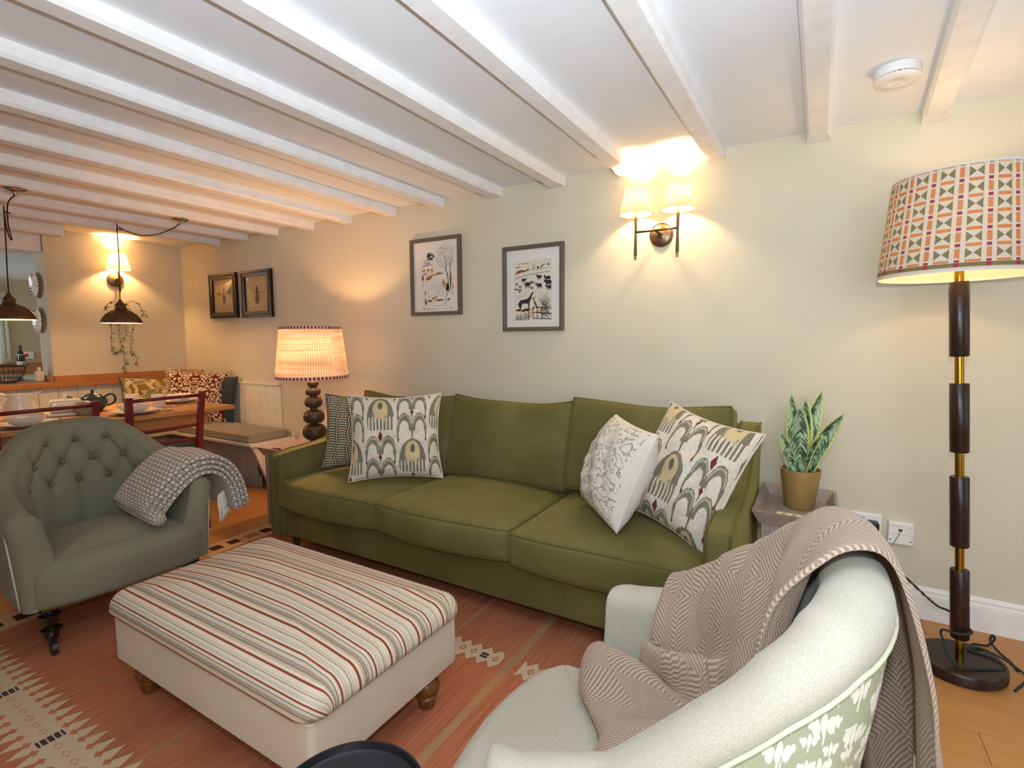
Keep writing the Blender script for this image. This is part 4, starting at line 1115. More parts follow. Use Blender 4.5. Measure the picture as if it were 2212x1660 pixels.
# ------------------------------------------------------------------ framed pictures
from mathutils import noise as mnoise
def flat(name, polys, mat, parent, y=-.0205):
    V = []; F = []
    for pl_ in polys:
        o = len(V); V += [(p[0], y, p[1]) for p in pl_]; F.append(tuple(range(o, o+len(pl_))))
    return mobj(name, V, F, mat, parent, False)
def stroke(pts, w0, w1=None):
    w1 = w0 if w1 is None else w1; out = []; n = len(pts); P = [Vector(p) for p in pts]
    for i in range(n-1):
        d = (P[i+1]-P[i]); 
        if d.length < 1e-6: continue
        d.normalize(); nn = Vector((-d.y, d.x)); a = (w0+(w1-w0)*i/(n-1))/2; b = (w0+(w1-w0)*(i+1)/(n-1))/2
        out.append([P[i]-nn*a, P[i]+nn*a, P[i+1]+nn*b, P[i+1]-nn*b])
    return out
def blob(cx, cz, rx, rz, n=12, j=.25, rot=0.0):
    o = []
    for k in range(n):
        a = 2*PI*k/n; q = 1+random.uniform(-j, j); x, z = rx*q*math.cos(a), rz*q*math.sin(a); o.append((cx+x*math.cos(rot)-z*math.sin(rot), cz+x*math.sin(rot)+z*math.cos(rot)))
    return o
def picture(name, x0, x1, z0, z1, fw, fm, paper, label, mount=None, depth=.026):
    t = thing(name, ((x0+x1)/2, 0, (z0+z1)/2), 0, label, 'picture'); w, h = (x1-x0)/2, (z1-z0)/2
    c = [(-1, -1), (1, -1), (1, 1), (-1, 1)]
    for k in range(4):
        a, b = c[k], c[(k+1) % 4]; V = []
        for (ins, y) in ((0, -.0005), (0, -depth), (fw*.5, -depth-.001), (fw, -depth+.003), (fw, -.0005)):
            for q in (a, b): V.append((q[0]*(w-ins), y, q[1]*(h-ins)))
        F = [(0, 1, 3, 2), (2, 3, 5, 4), (4, 5, 7, 6), (6, 7, 9, 8), (8, 9, 1, 0)]
        fixn(mobj('frame_side', V, F, fm, t, False))
    box('paper', -w+fw*.9, w-fw*.9, -.012, -.001, -h+fw*.9, h-fw*.9, paper, t)
    g = Mat('picture_glass', 'ffffff', .03) if 'picture_glass' not in bpy.data.materials else None
    if g:
        tr = T.nodes.new('ShaderNodeBsdfTransparent'); gl = T.nodes.new('ShaderNodeBsdfGlossy'); gl.inputs['Roughness'].default_value = .02; mxn = T.nodes.new('ShaderNodeMixShader')
        mxn.inputs[0].default_value = .045; T.links.new(tr.outputs[0], mxn.inputs[1]); T.links.new(gl.outputs[0], mxn.inputs[2])
        T.links.new(mxn.outputs[0], [n for n in T.nodes if n.type == 'OUTPUT_MATERIAL'][0].inputs[0])
    box('glass', -w+fw*.95, w-fw*.95, -.0175, -.016, -h+fw*.95, h-fw*.95, bpy.data.materials['picture_glass'], t)
    return t
TAUPE = woodmat('taupe_frame_wood', '5e5247', '6b5f53', axis=2, rough=.5, scale=20); PAPER = simple('white_mount', 'e8e4de', .9); CREAMP = simple('cream_print_paper', 'e0dccb', .9)
INK = simple('ink_black', '2a2a30', .9); INK2 = simple('ink_grey', '77756e', .9); OCH = simple('ochre_wash', 'c58a2c', .9); RUST = simple('rust_wash', '8a4a22', .9); OLI = simple('olive_wash', '8f8b6a', .9)
YI = -.0124
# tree and meadow drawing
p1 = picture('framed_print', -2.412, -1.992, 1.366, 1.874, .024, TAUPE, PAPER, 'taupe framed ink drawing of a tall tree over an ochre meadow')
random.seed(3)
ink, gry, och, rst, oli = [], [], [], [], []
for dx in (-.008, .008): ink += stroke([(.115+dx, -.09), (.112+dx, -.02), (.105+dx*2, .04), (.112+dx*2.5, .10)], .007, .003)
ink += stroke([(.105, .0), (.08, .05), (.055, .075)], .004, .002); ink += stroke([(.115, .06), (.13, .10), (.14, .14)], .003, .0015); ink += stroke([(.10, .09), (.075, .125), (.05, .155)], .003, .0015)
ink.append(blob(.098, -.075, .016, .026)); ink += stroke([(.118, -.10), (.15, -.125)], .004, .002); ink += stroke([(.10, -.10), (.085, -.14), (.075, -.20)], .004, .002)
for k in range(190):
    a = random.uniform(0, 2*PI); r = math.sqrt(random.random()); x, z = .085+.088*r*math.cos(a), .13+.082*r*math.sin(a); d = random.uniform(0, PI)
    (ink if random.random() < .33 else gry).extend(stroke([(x, z), (x+.011*math.cos(d), z+.011*math.sin(d))], .0018, .0010))
for k in range(40): a = random.uniform(0, 2*PI); r = math.sqrt(random.random()); oli.append(blob(-.04+.028*r*math.cos(a), .135+.024*r*math.sin(a), .007, .005))
for k in range(18): rst += stroke([(-.115+.09*random.random(), .07+.05*random.random()), (-.10+.07*random.random(), .07+.05*random.random())], .0022, .001)
for x, z, a, b in ((-.10, .045, .016, .008), (-.06, .045, .014, .008), (-.095, .022, .012, .007), (-.03, .04, .008, .016), (-.045, .002, .02, .006), (-.01, .012, .03, .006), (.04, .018, .028, .006), (-.07, -.012, .014, .010), (-.05, -.008, .016, .008), (.06, -.04, .006, .022), (.075, -.05, .005, .03), (.128, -.02, .006, .05), (.14, -.07, .006, .02), (-.02, -.142, .016, .009), (-.105, -.205, .008, .008), (.0, -.135, .01, .006), (.125, -.212, .007, .005), (-.09, -.165, .006, .02), (-.09, -.105, .006, .016)): och.append(blob(x, z, a, b))
for x, z, a, b in ((-.11, -.005, .010, .018), (.025, .02, .022, .005), (.03, -.155, .034, .006), (-.05, -.158, .018, .006), (.105, -.152, .012, .007)): rst.append(blob(x, z, a, b))
for k in range(70): x = random.uniform(-.06, .09); z = random.uniform(-.14, -.05); gry += stroke([(x, z), (x+random.uniform(-.004, .004), z+random.uniform(.01, .03))], .0010, .0006)
for k in range(22): x = random.uniform(-.11, -.05); gry += stroke([(-.085, -.18), (x, random.uniform(-.165, -.13))], .0012, .0006)
ink += stroke([(-.075, .03), (-.075, .0)], .004, .003); ink += stroke([(-.05, .01), (-.055, -.002), (-.08, -.004)], .003, .002); ink += stroke([(-.085, -.21), (.0, -.213)], .003, .002); ink += stroke([(-.11, -.03), (-.115, -.09)], .003, .001)
for k in range(24): ink.append(blob(random.uniform(-.07, .1), random.uniform(-.20, -.12), .002, .002, 6))
flat('ink_lines', ink, INK, p1, YI-.0003); flat('grey_lines', gry, INK2, p1, YI-.0002); flat('ochre_wash', och, OCH, p1, YI); flat('rust_wash', rst, RUST, p1, YI-.0001); flat('olive_wash', oli, OLI, p1, YI)
# field with animals
p2 = picture('framed_print', -1.673, -1.268, 1.253, 1.757, .024, TAUPE, PAPER, 'taupe framed print of dark sheep and a hound in a field')
flat('print_ground', [[(-.125, -.187), (.125, -.187), (.125, .165), (-.125, .165)]], CREAMP, p2, YI+.0001)
ink, gry, och, rst = [], [], [], []
rst.append([(-.125, .085), (-.10, .108), (-.075, .112), (-.05, .105), (-.035, .116), (-.02, .108), (-.05, .098), (-.08, .095)])
gry += stroke([(-.02, .109), (.05, .107), (.12, .118)], .002); gry += stroke([(-.12, .062), (-.04, .078), (.03, .085), (.11, .092)], .0035); 
ink.append(blob(.035, .118, .007, .008)); ink += stroke([(.055, .115), (.06, .128), (.085, .135)], .009, .004); ink.append([(.095, .128), (.103, .142), (.112, .128)])
for dx in (-.02, -.01, .0, .01, .018): och += stroke([(.008, .11), (.008+dx*.5, .135), (.008+dx*1.4, .147)], .0022, .001)
for x, z, w in ((-.09, .145, .006), (-.06, .146, .014), (-.035, .146, .012), (-.10, .128, .02)): och.append(blob(x, z, w, .004))
def sheep(cx, cz, s, flip=1):
    ink.append(blob(cx, cz, .019*s, .011*s, 12, .12)); ink.append(blob(cx+.021*s*flip, cz+.008*s, .006*s, .008*s, 8, .1))
    for dx in (-.012, -.006, .007, .013): ink.extend(stroke([(cx+dx*s, cz-.006*s), (cx+dx*s, cz-.021*s)], .0032*s))
for a in ((-.06, .052, .8, 1), (.045, .065, .85, -1), (.10, .056, 1.0, -1), (-.035, .025, 1.15, 1), (.045, .015, 1.0, -1), (.105, .030, 1.15, -1), (.108, .002, .9, -1)): sheep(*a)
for x, z, w in ((-.11, .028, .012), (-.085, .012, .012), (-.115, -.002, .016), (-.085, -.006, .012), (.0, .035, .016), (-.005, .002, .012), (-.09, -.018, .008), (.005, -.06, .010)): gry.append(blob(x, z, w, .006))
body = [(-.10, -.09), (-.085, -.068), (-.04, -.062), (-.022, -.05), (-.010, -.03), (-.002, -.022), (.012, -.026), (-.002, -.034), (-.008, -.055), (-.022, -.085), (-.022, -.12), (-.03, -.12), (-.033, -.09), (-.07, -.088), (-.082, -.12), (-.09, -.118)]
ink.append(body[:1]+body[1:6]+body[6:9]+body[9:12]+[body[12], body[13], body[14], body[15]]); ink += stroke([(-.09, -.082), (-.12, -.105)], .003, .0015)
gry += stroke([(-.105, -.06), (-.06, -.04), (-.04, -.02), (-.03, -.01)], .0016)
for k in range(14): x = random.uniform(-.12, -.02); och.append(blob(x, -.125+random.uniform(-.008, .006), .012, .005))
rst += stroke([(-.028, -.185), (-.026, -.11)], .008, .004)
for s, z, q in ((-1, -.15, .035), (1, -.14, .03), (-1, -.165, .04), (1, -.16, .03), (-1, -.13, .025), (1, -.12, .04)): rst += stroke([(-.027, z-.01), (-.027+s*q*.6, z), (-.027+s*q, z+.02)], .005, .002)
for z in (-.115, -.145, -.178): ink += stroke([(.002, z+.002), (.06, z-.002), (.125, z-.006)], .0045)
for x in (.004, .032, .062): ink += stroke([(x, -.108), (x-.002, -.182)], .0045)
ink.append([(.005, -.065), (.014, -.075), (.032, -.112), (.024, -.112), (.01, -.09)])
for k in range(60): a = random.uniform(.15, 1.35); L_ = random.uniform(.05, .12); x0 = random.uniform(.07, .125); z0 = random.uniform(-.185, -.08); ink += stroke([(x0, z0), (max(.02, x0-L_*.6*math.cos(a)), z0+L_*.7*math.sin(a))], .0022, .001)
for k in range(36): x = random.uniform(-.122, -.04); ink += stroke([(x, -.187), (x+random.uniform(-.006, .006), -.187+random.uniform(.015, .05))], .0018, .001)
for k in range(16): och.append(blob(random.uniform(.01, .07), random.uniform(-.15, -.05), .0025, .005)); 
ink += stroke([(.078, .158), (.083, .168), (.088, .158)], .0014); gry += stroke([(.092, .160), (.10, .161)], .0014)
INKC = [[(max(-.125, min(.125, p[0])), max(-.187, min(.165, p[1]))) for p in q] for q in ink]
flat('ink_shapes', INKC, INK, p2, YI-.0003); flat('grey_shapes', gry, INK2, p2, YI-.0001); flat('ochre_wash', och, OCH, p2, YI); flat('brown_lines', rst, RUST, p2, YI-.0002)
# two antique insect engravings
DFR = simple('black_gilt_frame', '1d1a17', .35); GILT = simple('dull_gilt', '6b4f22', .4, metal=.6); AGED = fabric('aged_paper', 'c9b08a', 'bfa57e', 30, bump=0)
for k, (x0, x1, z0, z1) in enumerate(((-4.862, -4.442, 1.408, 1.806), (-4.366, -3.948, 1.403, 1.802))):
    t = picture('insect_print', x0, x1, z0, z1, .052, DFR, AGED, ('black framed antique print of a winged insect nearer the wall corner', 'black framed antique print of a wingless beetle nearer the pleated lamp')[k], depth=.03)
    w, h = (x1-x0)/2, (z1-z0)/2
    for q in ((-1, -1, 1, -1), (1, -1, 1, 1), (1, 1, -1, 1), (-1, 1, -1, -1)):
        a = Vector((q[0]*(w-.022), -.0318, q[1]*(h-.022))); b = Vector((q[2]*(w-.022), -.0318, q[3]*(h-.022))); tube('gilt_line', [a, b], .0035, GILT, t, seg=6)
    br, gy = [], []
    for q in (((-.13, -.12), (.13, -.12)), ((.13, -.12), (.13, .12)), ((.13, .12), (-.13, .12)), ((-.13, .12), (-.13, -.12))): gy += stroke(q, .002)
    br += [blob(0, .048, .013, .018, 14, .03), blob(0, .015, .016, .022, 14, .03)]
    if k == 0:
        br.append([(-.028, .0), (.028, .0), (.022, -.045), (0, -.085), (-.022, -.045)]); gy += [blob(-.07, .018, .045, .018, 16, .05, -.15), blob(.07, .03, .045, .018, 16, .05, .3)]
        for s in (-1, 1): br += stroke([(s*.012, -.06), (s*.025, -.11)], .003, .002); gy += stroke([(s*.008, .06), (s*.03, .08)], .0018)
    else:
        br.append(blob(0, -.045, .030, .042, 18, .02))
        for s in (-1, 1):
            for (a, b, c, d) in ((.06, .02, .11, -.01), (.05, -.02, .07, -.05), (.04, -.05, .045, -.09), (.04, .05, .05, .085)): br += stroke([(s*.014, .01), (s*a, b), (s*c, d)], .004, .002)
    flat('engraving', br, simple('sepia_ink', '4d3a28', .9) if k == 0 else bpy.data.materials['sepia_ink'], t, YI-.0002); flat('fine_lines', gy, simple('faint_sepia', '84694a', .9) if k == 0 else bpy.data.materials['faint_sepia'], t, YI-.0001)

# ================================================================== dining corner
bn = thing('corner_bench', (0, 0, 0), 0, 'cream painted L shaped corner bench under the panelled walls', 'bench')
BE = -3.72
prism('seat_board', [(XL+.016, -.015), (XL+.016, -2.5), (XL+.45, -2.5), (XL+.45, -.40), (BE-.03, -.40), (BE, -.37), (BE, -.015)], 'z', .375, .402, BENCHP, bn, bev=.006, seg=2)
box('seat_upstand', BE-.022, BE, -.04, -.015, .402, .44, BENCHP, bn, bev=.008)
k = 0; x = XL+.45
while x < BE-.25:
    box('front_plank', x+.0015, min(x+.135, BE-.2)-.0015, -.245, -.232, .05, .375, simple('bench_grey', 'aaa79f', .55) if k == 0 else bpy.data.materials['bench_grey'], bn, bev=.003, seg=1); x += .135; k += 1
y = -.40
while y > -2.4: box('front_plank', XL+.36, XL+.373, y-.135+.0015, y-.0015, .05, .375, bpy.data.materials['bench_grey'], bn, bev=.003, seg=1); y -= .135
box('plinth', XL+.45, BE-.2, -.225, -.205, .0, .09, bpy.data.materials['bench_grey'], bn)
prism('end_panel', [(-.385, .376), (-.02, .376), (-.02, 0), (-.235, 0)], 'x', BE-.055, BE-.022, BENCHP, bn, bev=.002, seg=1)
BCUSH = fabric('bench_linen', '8f8573', 'a39a88', 260, bump=.5)
def bench_cushion(pts, label):
    c = thing('bench_cushion', (0, 0, 0), 0, label, 'cushion'); pad('cover', pts, .404, .468, .022, .012, BCUSH, c, rb=.012, rings=8)
    for z in (.458, .415): tube('piping', [(p[0], p[1], z) for p in [tuple(Vector((sum(q[0] for q in pts)/len(pts), sum(q[1] for q in pts)/len(pts))).lerp(Vector(p), .992)) for p in pts]], .004, BCUSH, c, seg=5, closed=True)
bench_cushion(rrect(-4.88, -3.785, -.385, -.03, .03, 4, 12), 'grey brown linen seat cushion on the short end of the corner bench')
bench_cushion(rrect(XL+.02, XL+.435, -2.45, -.43, .03, 4, 14), 'grey brown linen seat cushion on the long run of the corner bench')
CRF = simple('cream_fringe', 'd6c4a0', .95)
pillow('bench_pillow', .46, .42, .10, NAVY, NAVY, (-4.685, -.10, .69), -82, 8, -3, 'slate blue cushion hidden behind the brown scroll cushion')
pillow('bench_pillow', .50, .46, .14, SCROLL, SCROLL, (-4.755, -.255, .708), -47, 12, -3, 'cream cushion with brown scroll embroidery and a fringe', None, fringe=CRF)
pillow('bench_pillow', .52, .40, .15, FLORAL, FLORAL, (-5.09, -.43, .688), -28, 14, -2, 'floral green and gold cushion propped against the oak worktop', PIPEG)

# dining table
TOP = woodmat('table_oak', 'b27a48', 'c8925c', axis=1, rough=.35, scale=7, stretch=10)
dt = thing('dining_table', (0, 0, 0), 0, 'long pale oak dining table set for a meal', 'table')
TX0, TX1, TY0, TY1 = -4.42, -3.555, -2.45, -.615
n = 6; w = (TX1-TX0)/n
for i in range(n): box('plank', TX0+w*i+.0006, TX0+w*(i+1)-.0006, TY0, TY1, .722, .750, TOP, dt, bev=.003, seg=1)
for s in (TX0+.09, TX1-.11): box('apron', s-.011, s+.011, TY0+.12, TY1-.14, .63, .722, TOP, dt)
for x in (TX0+.1, TX1-.12):
    for y in (TY0+.12, TY1-.62): box('leg', x-.035, x+.035, y-.035, y+.035, 0, .722, TOP, dt, bev=.004)

# red ladder back chairs, backs towards the sofa
REDP = mk_white('barn_red_paint', '6d2424', '762b2a', .4); RUSH = woodmat('rush_seat', '8a6238', 'a57a4a', axis=1, scale=30)
def red_chair(y, label):
    c = thing('dining_chair', (-3.42, y, 0), 0, label, 'chair', None)
    for s in (-1, 1):
        V, F = [], []
        P = [(.06, s*.178, 0), (.012, s*.182, .25), (0, s*.186, .45), (.012, s*.196, .68), (.040, s*.205, .885)]
        pts = catmull(P, 4); lst = []
        for p in pts:
            for q in ((-.013, -.017), (.013, -.017), (.013, .017), (-.013, .017)): V.append((p.x+q[0], p.y+q[1], p.z))
        n_ = len(pts); F = gridfaces(n_, 4, cv=True)+[(3, 2, 1, 0), tuple((n_-1)*4+k for k in range(4))]
        fixn(mobj('back_post', V, F, REDP, c, False))
        tube('front_leg', [(-.36, s*.195, 0), (-.36, s*.195, .44)], .016, REDP, c, seg=12)
        tube('side_rail', [(.005, s*.182, .40), (-.36, s*.195, .40)], .011, REDP, c, seg=10); tube('side_stretcher', [(.03, s*.18, .2), (-.36, s*.195, .2)], .010, REDP, c, seg=10)
    for z, xo, yo in ((.862, .036, .2), (.672, .012, .192), (.585, .006, .188), (.36, .004, .182)): tube('back_rail', [(xo, -yo, z), (xo+.008, 0, z+.002), (xo, yo, z)], .0105, REDP, c, seg=10)
    tube('front_stretcher', [(-.36, -.195, .16), (-.36, .195, .16)], .010, REDP, c, seg=10)
    box('seat', -.375, -.018, -.195, .195, .425, .452, RUSH, c, bev=.008)
    return c
red_chair(-1.135, 'barn red ladder back chair at the table end by the bench')
red_chair(-1.70, 'barn red ladder back chair behind the buttoned armchair further from the bench')

# ------------------------------------------------------------------ tableware
CHINA = simple('white_china', 'e9e1d2', .2, coat=.3); TEAL = simple('dark_teal_glaze', '1f3536', .12, coat=.6); SAGEG = simple('sage_glaze', '8b8b76', .25, coat=.3); STEEL = simple('cutlery_steel', 'b8aca0', .18, metal=1)
ZT = .7505
def dish(kind, x, y, z, prof, label, cat, group=None, mat=CHINA):
    t = thing(kind, (x, y, z), 0, label, cat, group); lathe('body', prof, mat, t, seg=40); return t
PLATE = [(.001, .002), (.07, 0), (.075, .001), (.105, .012), (.132, .020), (.133, .023), (.105, .0165), (.07, .007), (.001, .006)]
BOWL = [(.001, .002), (.04, 0), (.044, .003), (.07, .016), (.084, .036), (.089, .052), (.086, .053), (.079, .036), (.066, .020), (.038, .009), (.001, .008)]
MUG = [(.001, .001), (.036, 0), (.039, .004), (.041, .085), (.040, .088), (.0375, .085), (.035, .008), (.001, .006)]
for (x, y, w_) in ((-3.69, -1.70, 'nearer the milk jug'), (-3.70, -1.18, 'behind the red chair by the bench'), (-4.08, -.735, 'at the table end by the scroll cushion')):
    dish('dinner_plate', x, y, ZT, PLATE, 'white dinner plate '+w_, 'plate', 'place settings on the dining table'); dish('cereal_bowl', x, y, ZT+.0075, BOWL, 'white bowl standing on the plate '+w_, 'bowl', 'place settings on the dining table')
def mug(x, y, rz, label):
    t = thing('mug', (x, y, ZT), rz, label, 'mug', 'mugs on the dining table'); lathe('body', MUG, CHINA, t, seg=32)
    tube('handle', catmull([(.037, 0, .07), (.060, 0, .072), (.070, 0, .05), (.060, 0, .026), (.038, 0, .02)], 5), .005, CHINA, t, seg=8)
mug(-3.93, -.935, 2.0, 'white mug beside the bowl at the table end'); mug(-4.10, -1.02, 3.0, 'white mug just behind the dark teapot'); mug(-3.98, -1.80, 2.6, 'white mug on the far side of the milk jug')
t = thing('milk_jug', (-4.08, -1.615, ZT), math.radians(62), 'white china milk jug with a looped handle', 'jug')
lathe('body', [(.001, .002), (.045, 0), (.052, .006), (.058, .03), (.056, .06), (.046, .09), (.042, .105), (.044, .115), (.0415, .115), (.039, .105), (.043, .09), (.052, .06), (.05, .02), (.001, .01)], CHINA, t, seg=40)
tube('handle', catmull([(-.041, 0, .108), (-.07, 0, .115), (-.086, 0, .09), (-.078, 0, .06), (-.053, 0, .045)], 6), .0065, CHINA, t, seg=10)
V = [(.034, -.022, .112), (.034, .022, .112), (.078, 0, .126), (.036, 0, .085)]; fixn(mobj('spout', V, [(0, 2, 3), (1, 3, 2), (0, 3, 1)], CHINA, t, False)); t.scale = (1.3, 1.3, 1.3); o = t.children[-1]; m_ = o.modifiers.new('t', 'SOLIDIFY'); m_.thickness = .004
t = thing('butter_dish', (-4.03, -1.415, ZT), math.radians(75), 'white lidded butter dish with a finger knob', 'butter dish')
softbox('dish', .10, .07, .010, .009, CHINA, t, lambda p, u: p+Vector((0, 0, .0105)), n=(6, 5, 2))
softbox('lid', .080, .052, .040, .018, CHINA, t, lambda p, u: Vector((p.x*(1-.05*u[2]), p.y*(1-.05*u[2]), p.z+.060)), n=(8, 6, 4))
softbox('knob', .009, .020, .018, .008, CHINA, t, lambda p, u: p+Vector((0, 0, .113)), n=(2, 3, 3))
t = thing('teapot', (-4.08, -1.255, ZT), math.radians(-112), 'dark teal glazed teapot with lid', 'teapot')
lathe('body', [(.001, .004), (.045, .0), (.05, .006), (.074, .035), (.080, .062), (.070, .090), (.050, .104), (.040, .107), (.001, .106)], TEAL, t, seg=44)
ld = lathe('lid', [(.046, .1045), (.044, .112), (.026, .119), (.008, .123), (.006, .127), (.012, .134), (.010, .142), (.001, .145)], TEAL, t, seg=36)
tube('spout', catmull([(.066, 0, .045), (.092, 0, .06), (.104, 0, .088), (.124, 0, .108)], 6), lambda q: .017-.009*q, TEAL, t, seg=14)
tube('handle', catmull([(-.064, 0, .095), (-.098, 0, .108), (-.118, 0, .082), (-.108, 0, .05), (-.072, 0, .032)], 6), .0065, TEAL, t, seg=10)
t = thing('sugar_pot', (-3.93, -1.355, ZT), 0, 'round sage glazed sugar pot in front of the teapot', 'sugar pot')
lathe('body', [(.001, .002), (.035, 0), (.054, .025), (.058, .045), (.050, .066), (.042, .072), (.001, .073)], SAGEG, t, seg=36); lathe('lid', [(.043, .0725), (.038, .082), (.014, .090), (.001, .091)], SAGEG, t, seg=30)
def cutlery(kind, x, y, rz, label):
    t = thing(kind, (x, y, ZT), rz, label, kind, 'cutlery on the dining table')
    if kind == 'spoon':
        softbox('bowl', .022, .015, .004, .0035, STEEL, t, lambda p, u: Vector((p.x+.07, p.y*math.sqrt(max(.05, 1-.8*u[0]**2)), p.z+.006)), n=(6, 5, 2)); tube('stem', [(.05, 0, .006), (-.03, 0, .004), (-.09, 0, .004)], lambda q: .0022+.002*q, STEEL, t, seg=8)
    elif kind == 'fork':
        for k in range(4): tube('tine', [(.055, -.0075+.005*k, .006), (.10, -.0075+.005*k, .005)], .0013, STEEL, t, seg=6)
        box('head', .032, .057, -.0105, .0105, .004, .008, STEEL, t, bev=.0015); tube('stem', [(.035, 0, .006), (-.03, 0, .004), (-.09, 0, .004)], lambda q: .0022+.002*q, STEEL, t, seg=8)
    else:
        box('blade', 0, .11, -.009, .006, .001, .0035, STEEL, t, bev=.001); tube('stem', [(.0, 0, .004), (-.09, 0, .005)], .0045, STEEL, t, seg=8)
cutlery('spoon', -3.74, -1.50, .2, 'steel spoon between the butter dish and the red chair rail'); cutlery('knife', -3.70, -1.54, .15, 'steel knife beside the plate nearer the milk jug')
cutlery('fork', -3.82, -1.33, 2.9, 'steel fork in front of the sugar pot'); cutlery('spoon', -3.74, -1.00, .1, 'steel spoon beside the plate behind the red chair by the bench'); cutlery('knife', -3.70, -1.035, .1, 'steel knife beside the plate behind the red chair by the bench'); cutlery('fork', -3.88, -.80, 1.9, 'steel fork in front of the plate at the table end'); cutlery('knife', -3.95, -.66, 2.0, 'steel knife at the table end by the scroll cushion')

# ------------------------------------------------------------------ pendant lights
PEND = simple('dark_pewter', '6e5a4a', .32, metal=.85); PWHITE = simple('pendant_lining', 'd8c4a0', .7); CHROME = simple('chrome', 'b0a698', .15, metal=1); CABLE = simple('brown_cable', '2b211a', .7); SEAMC = simple('copper_seam', '7a543c', .4, metal=.8)
def pendant(px_, py_, zr, hook, rosep, loop, label):
    t = thing('pendant_light', (px_, py_, zr), 0, label, 'pendant light')
    seg = 48; V = []; rows = [(.128, 0), (.1265, .012), (.116, .034), (.096, .058), (.068, .078), (.036, .090)]
    for i in range(seg):
        a = 2*PI*i/seg; k = (i % 6)/6; f = math.cos(PI/8)/math.cos((k-.5)*PI/4)
        f = .5+.5*f
        for r, z in rows: V.append((r*f*math.cos(a), r*f*math.sin(a), z))
    shd = mobj('shade', V, gridfaces(seg, len(rows), cu=True), PEND, t, True); sharp(shd)
    V = [(v[0]*.975, v[1]*.975, v[2]-.002) for v in V]; mobj('lining', V, gridfaces(seg, len(rows), cu=True), PWHITE, shd, True)
    for i in range(8):
        a = 2*PI*i/8; tube('seam', [(r*1.0*math.cos(a), r*1.0*math.sin(a), z+.001) for r, z in rows], .0014, SEAMC, shd, seg=5)
    lathe('gallery', [(.036, .088), (.039, .094), (.034, .100), (.036, .106), (.032, .112), (.035, .124), (.028, .132), (.012, .152), (.007, .168), (.001, .169)], PEND, t, seg=32)
    lathe('bulb', [(.001, .012), (.016, .016), (.024, .03), (.026, .045), (.02, .06), (.013, .075)], Mat('lit_bulb', 'fff0d0', .4).emit('ffd9a0', 9).m if 'lit_bulb' not in bpy.data.materials else bpy.data.materials['lit_bulb'], t, seg=20)
    pts = [(0, 0, .165)]+[(h[0]-px_, h[1]-py_, h[2]-zr) for h in hook]
    tube('flex', catmull(pts, 8), .0035, CABLE, t, seg=8)
    tube('flex', catmull([(h[0]-px_, h[1]-py_, h[2]-zr) for h in loop], 8), .0035, CABLE, t, seg=8)
    hx, hy, hz = hook[-1]; tube('hook', catmull([(hx-px_, hy-py_, 2.066-zr), (hx-px_+.006, hy-py_, 2.045-zr), (hx-px_, hy-py_-.006, 2.035-zr), (hx-px_-.006, hy-py_, 2.042-zr)], 4), .0018, CHROME, t, seg=6)
    tube('cord_grip', [(hx-px_, hy-py_-.006, hz-.035-zr), (hx-px_, hy-py_+.028, hz-.037-zr)], .004, BLACKM, t, seg=8)
    rx, ry = rosep; r_ = lathe('ceiling_rose', [(.001, 0), (.055, 0), (.055, -.006), (.045, -.014), (.012, -.018), (.008, -.034), (.001, -.034)], CHROME, t, seg=32, loc=(rx-px_, ry-py_, 2.0615-zr))
pendant(-4.31, -.965, 1.338, [(-4.31, -.962, 1.62), (-4.305, -.955, 1.80), (-4.31, -.952, 1.96), (-4.31, -.95, 2.035)], (-3.90, -.735), [(-4.31, -.95, 2.02), (-4.26, -.91, 1.985), (-4.17, -.86, 1.955), (-4.07, -.80, 1.965), (-3.97, -.755, 1.998), (-3.90, -.735, 2.03)], 'dark pewter pendant lamp with its flex looped to one side')
pendant(-4.31, -1.555, 1.348, [(-4.31, -1.553, 1.62), (-4.305, -1.548, 1.80), (-4.31, -1.542, 1.96), (-4.31, -1.54, 2.035)], (-3.90, -1.60), [(-4.31, -1.54, 2.02), (-4.305, -1.54, 1.93), (-4.285, -1.537, 1.855), (-4.255, -1.533, 1.828), (-4.22, -1.545, 1.845), (-4.14, -1.575, 1.905), (-4.0, -1.607, 1.994), (-3.90, -1.60, 2.03)], 'dark pewter pendant lamp hanging in front of the kitchen opening')
bulb('pendant_bulb', (-4.31, -.965, 1.347), 10, (1, .58, .26), .02); bulb('pendant_bulb', (-4.31, -1.555, 1.357), 10, (1, .58, .26), .02)

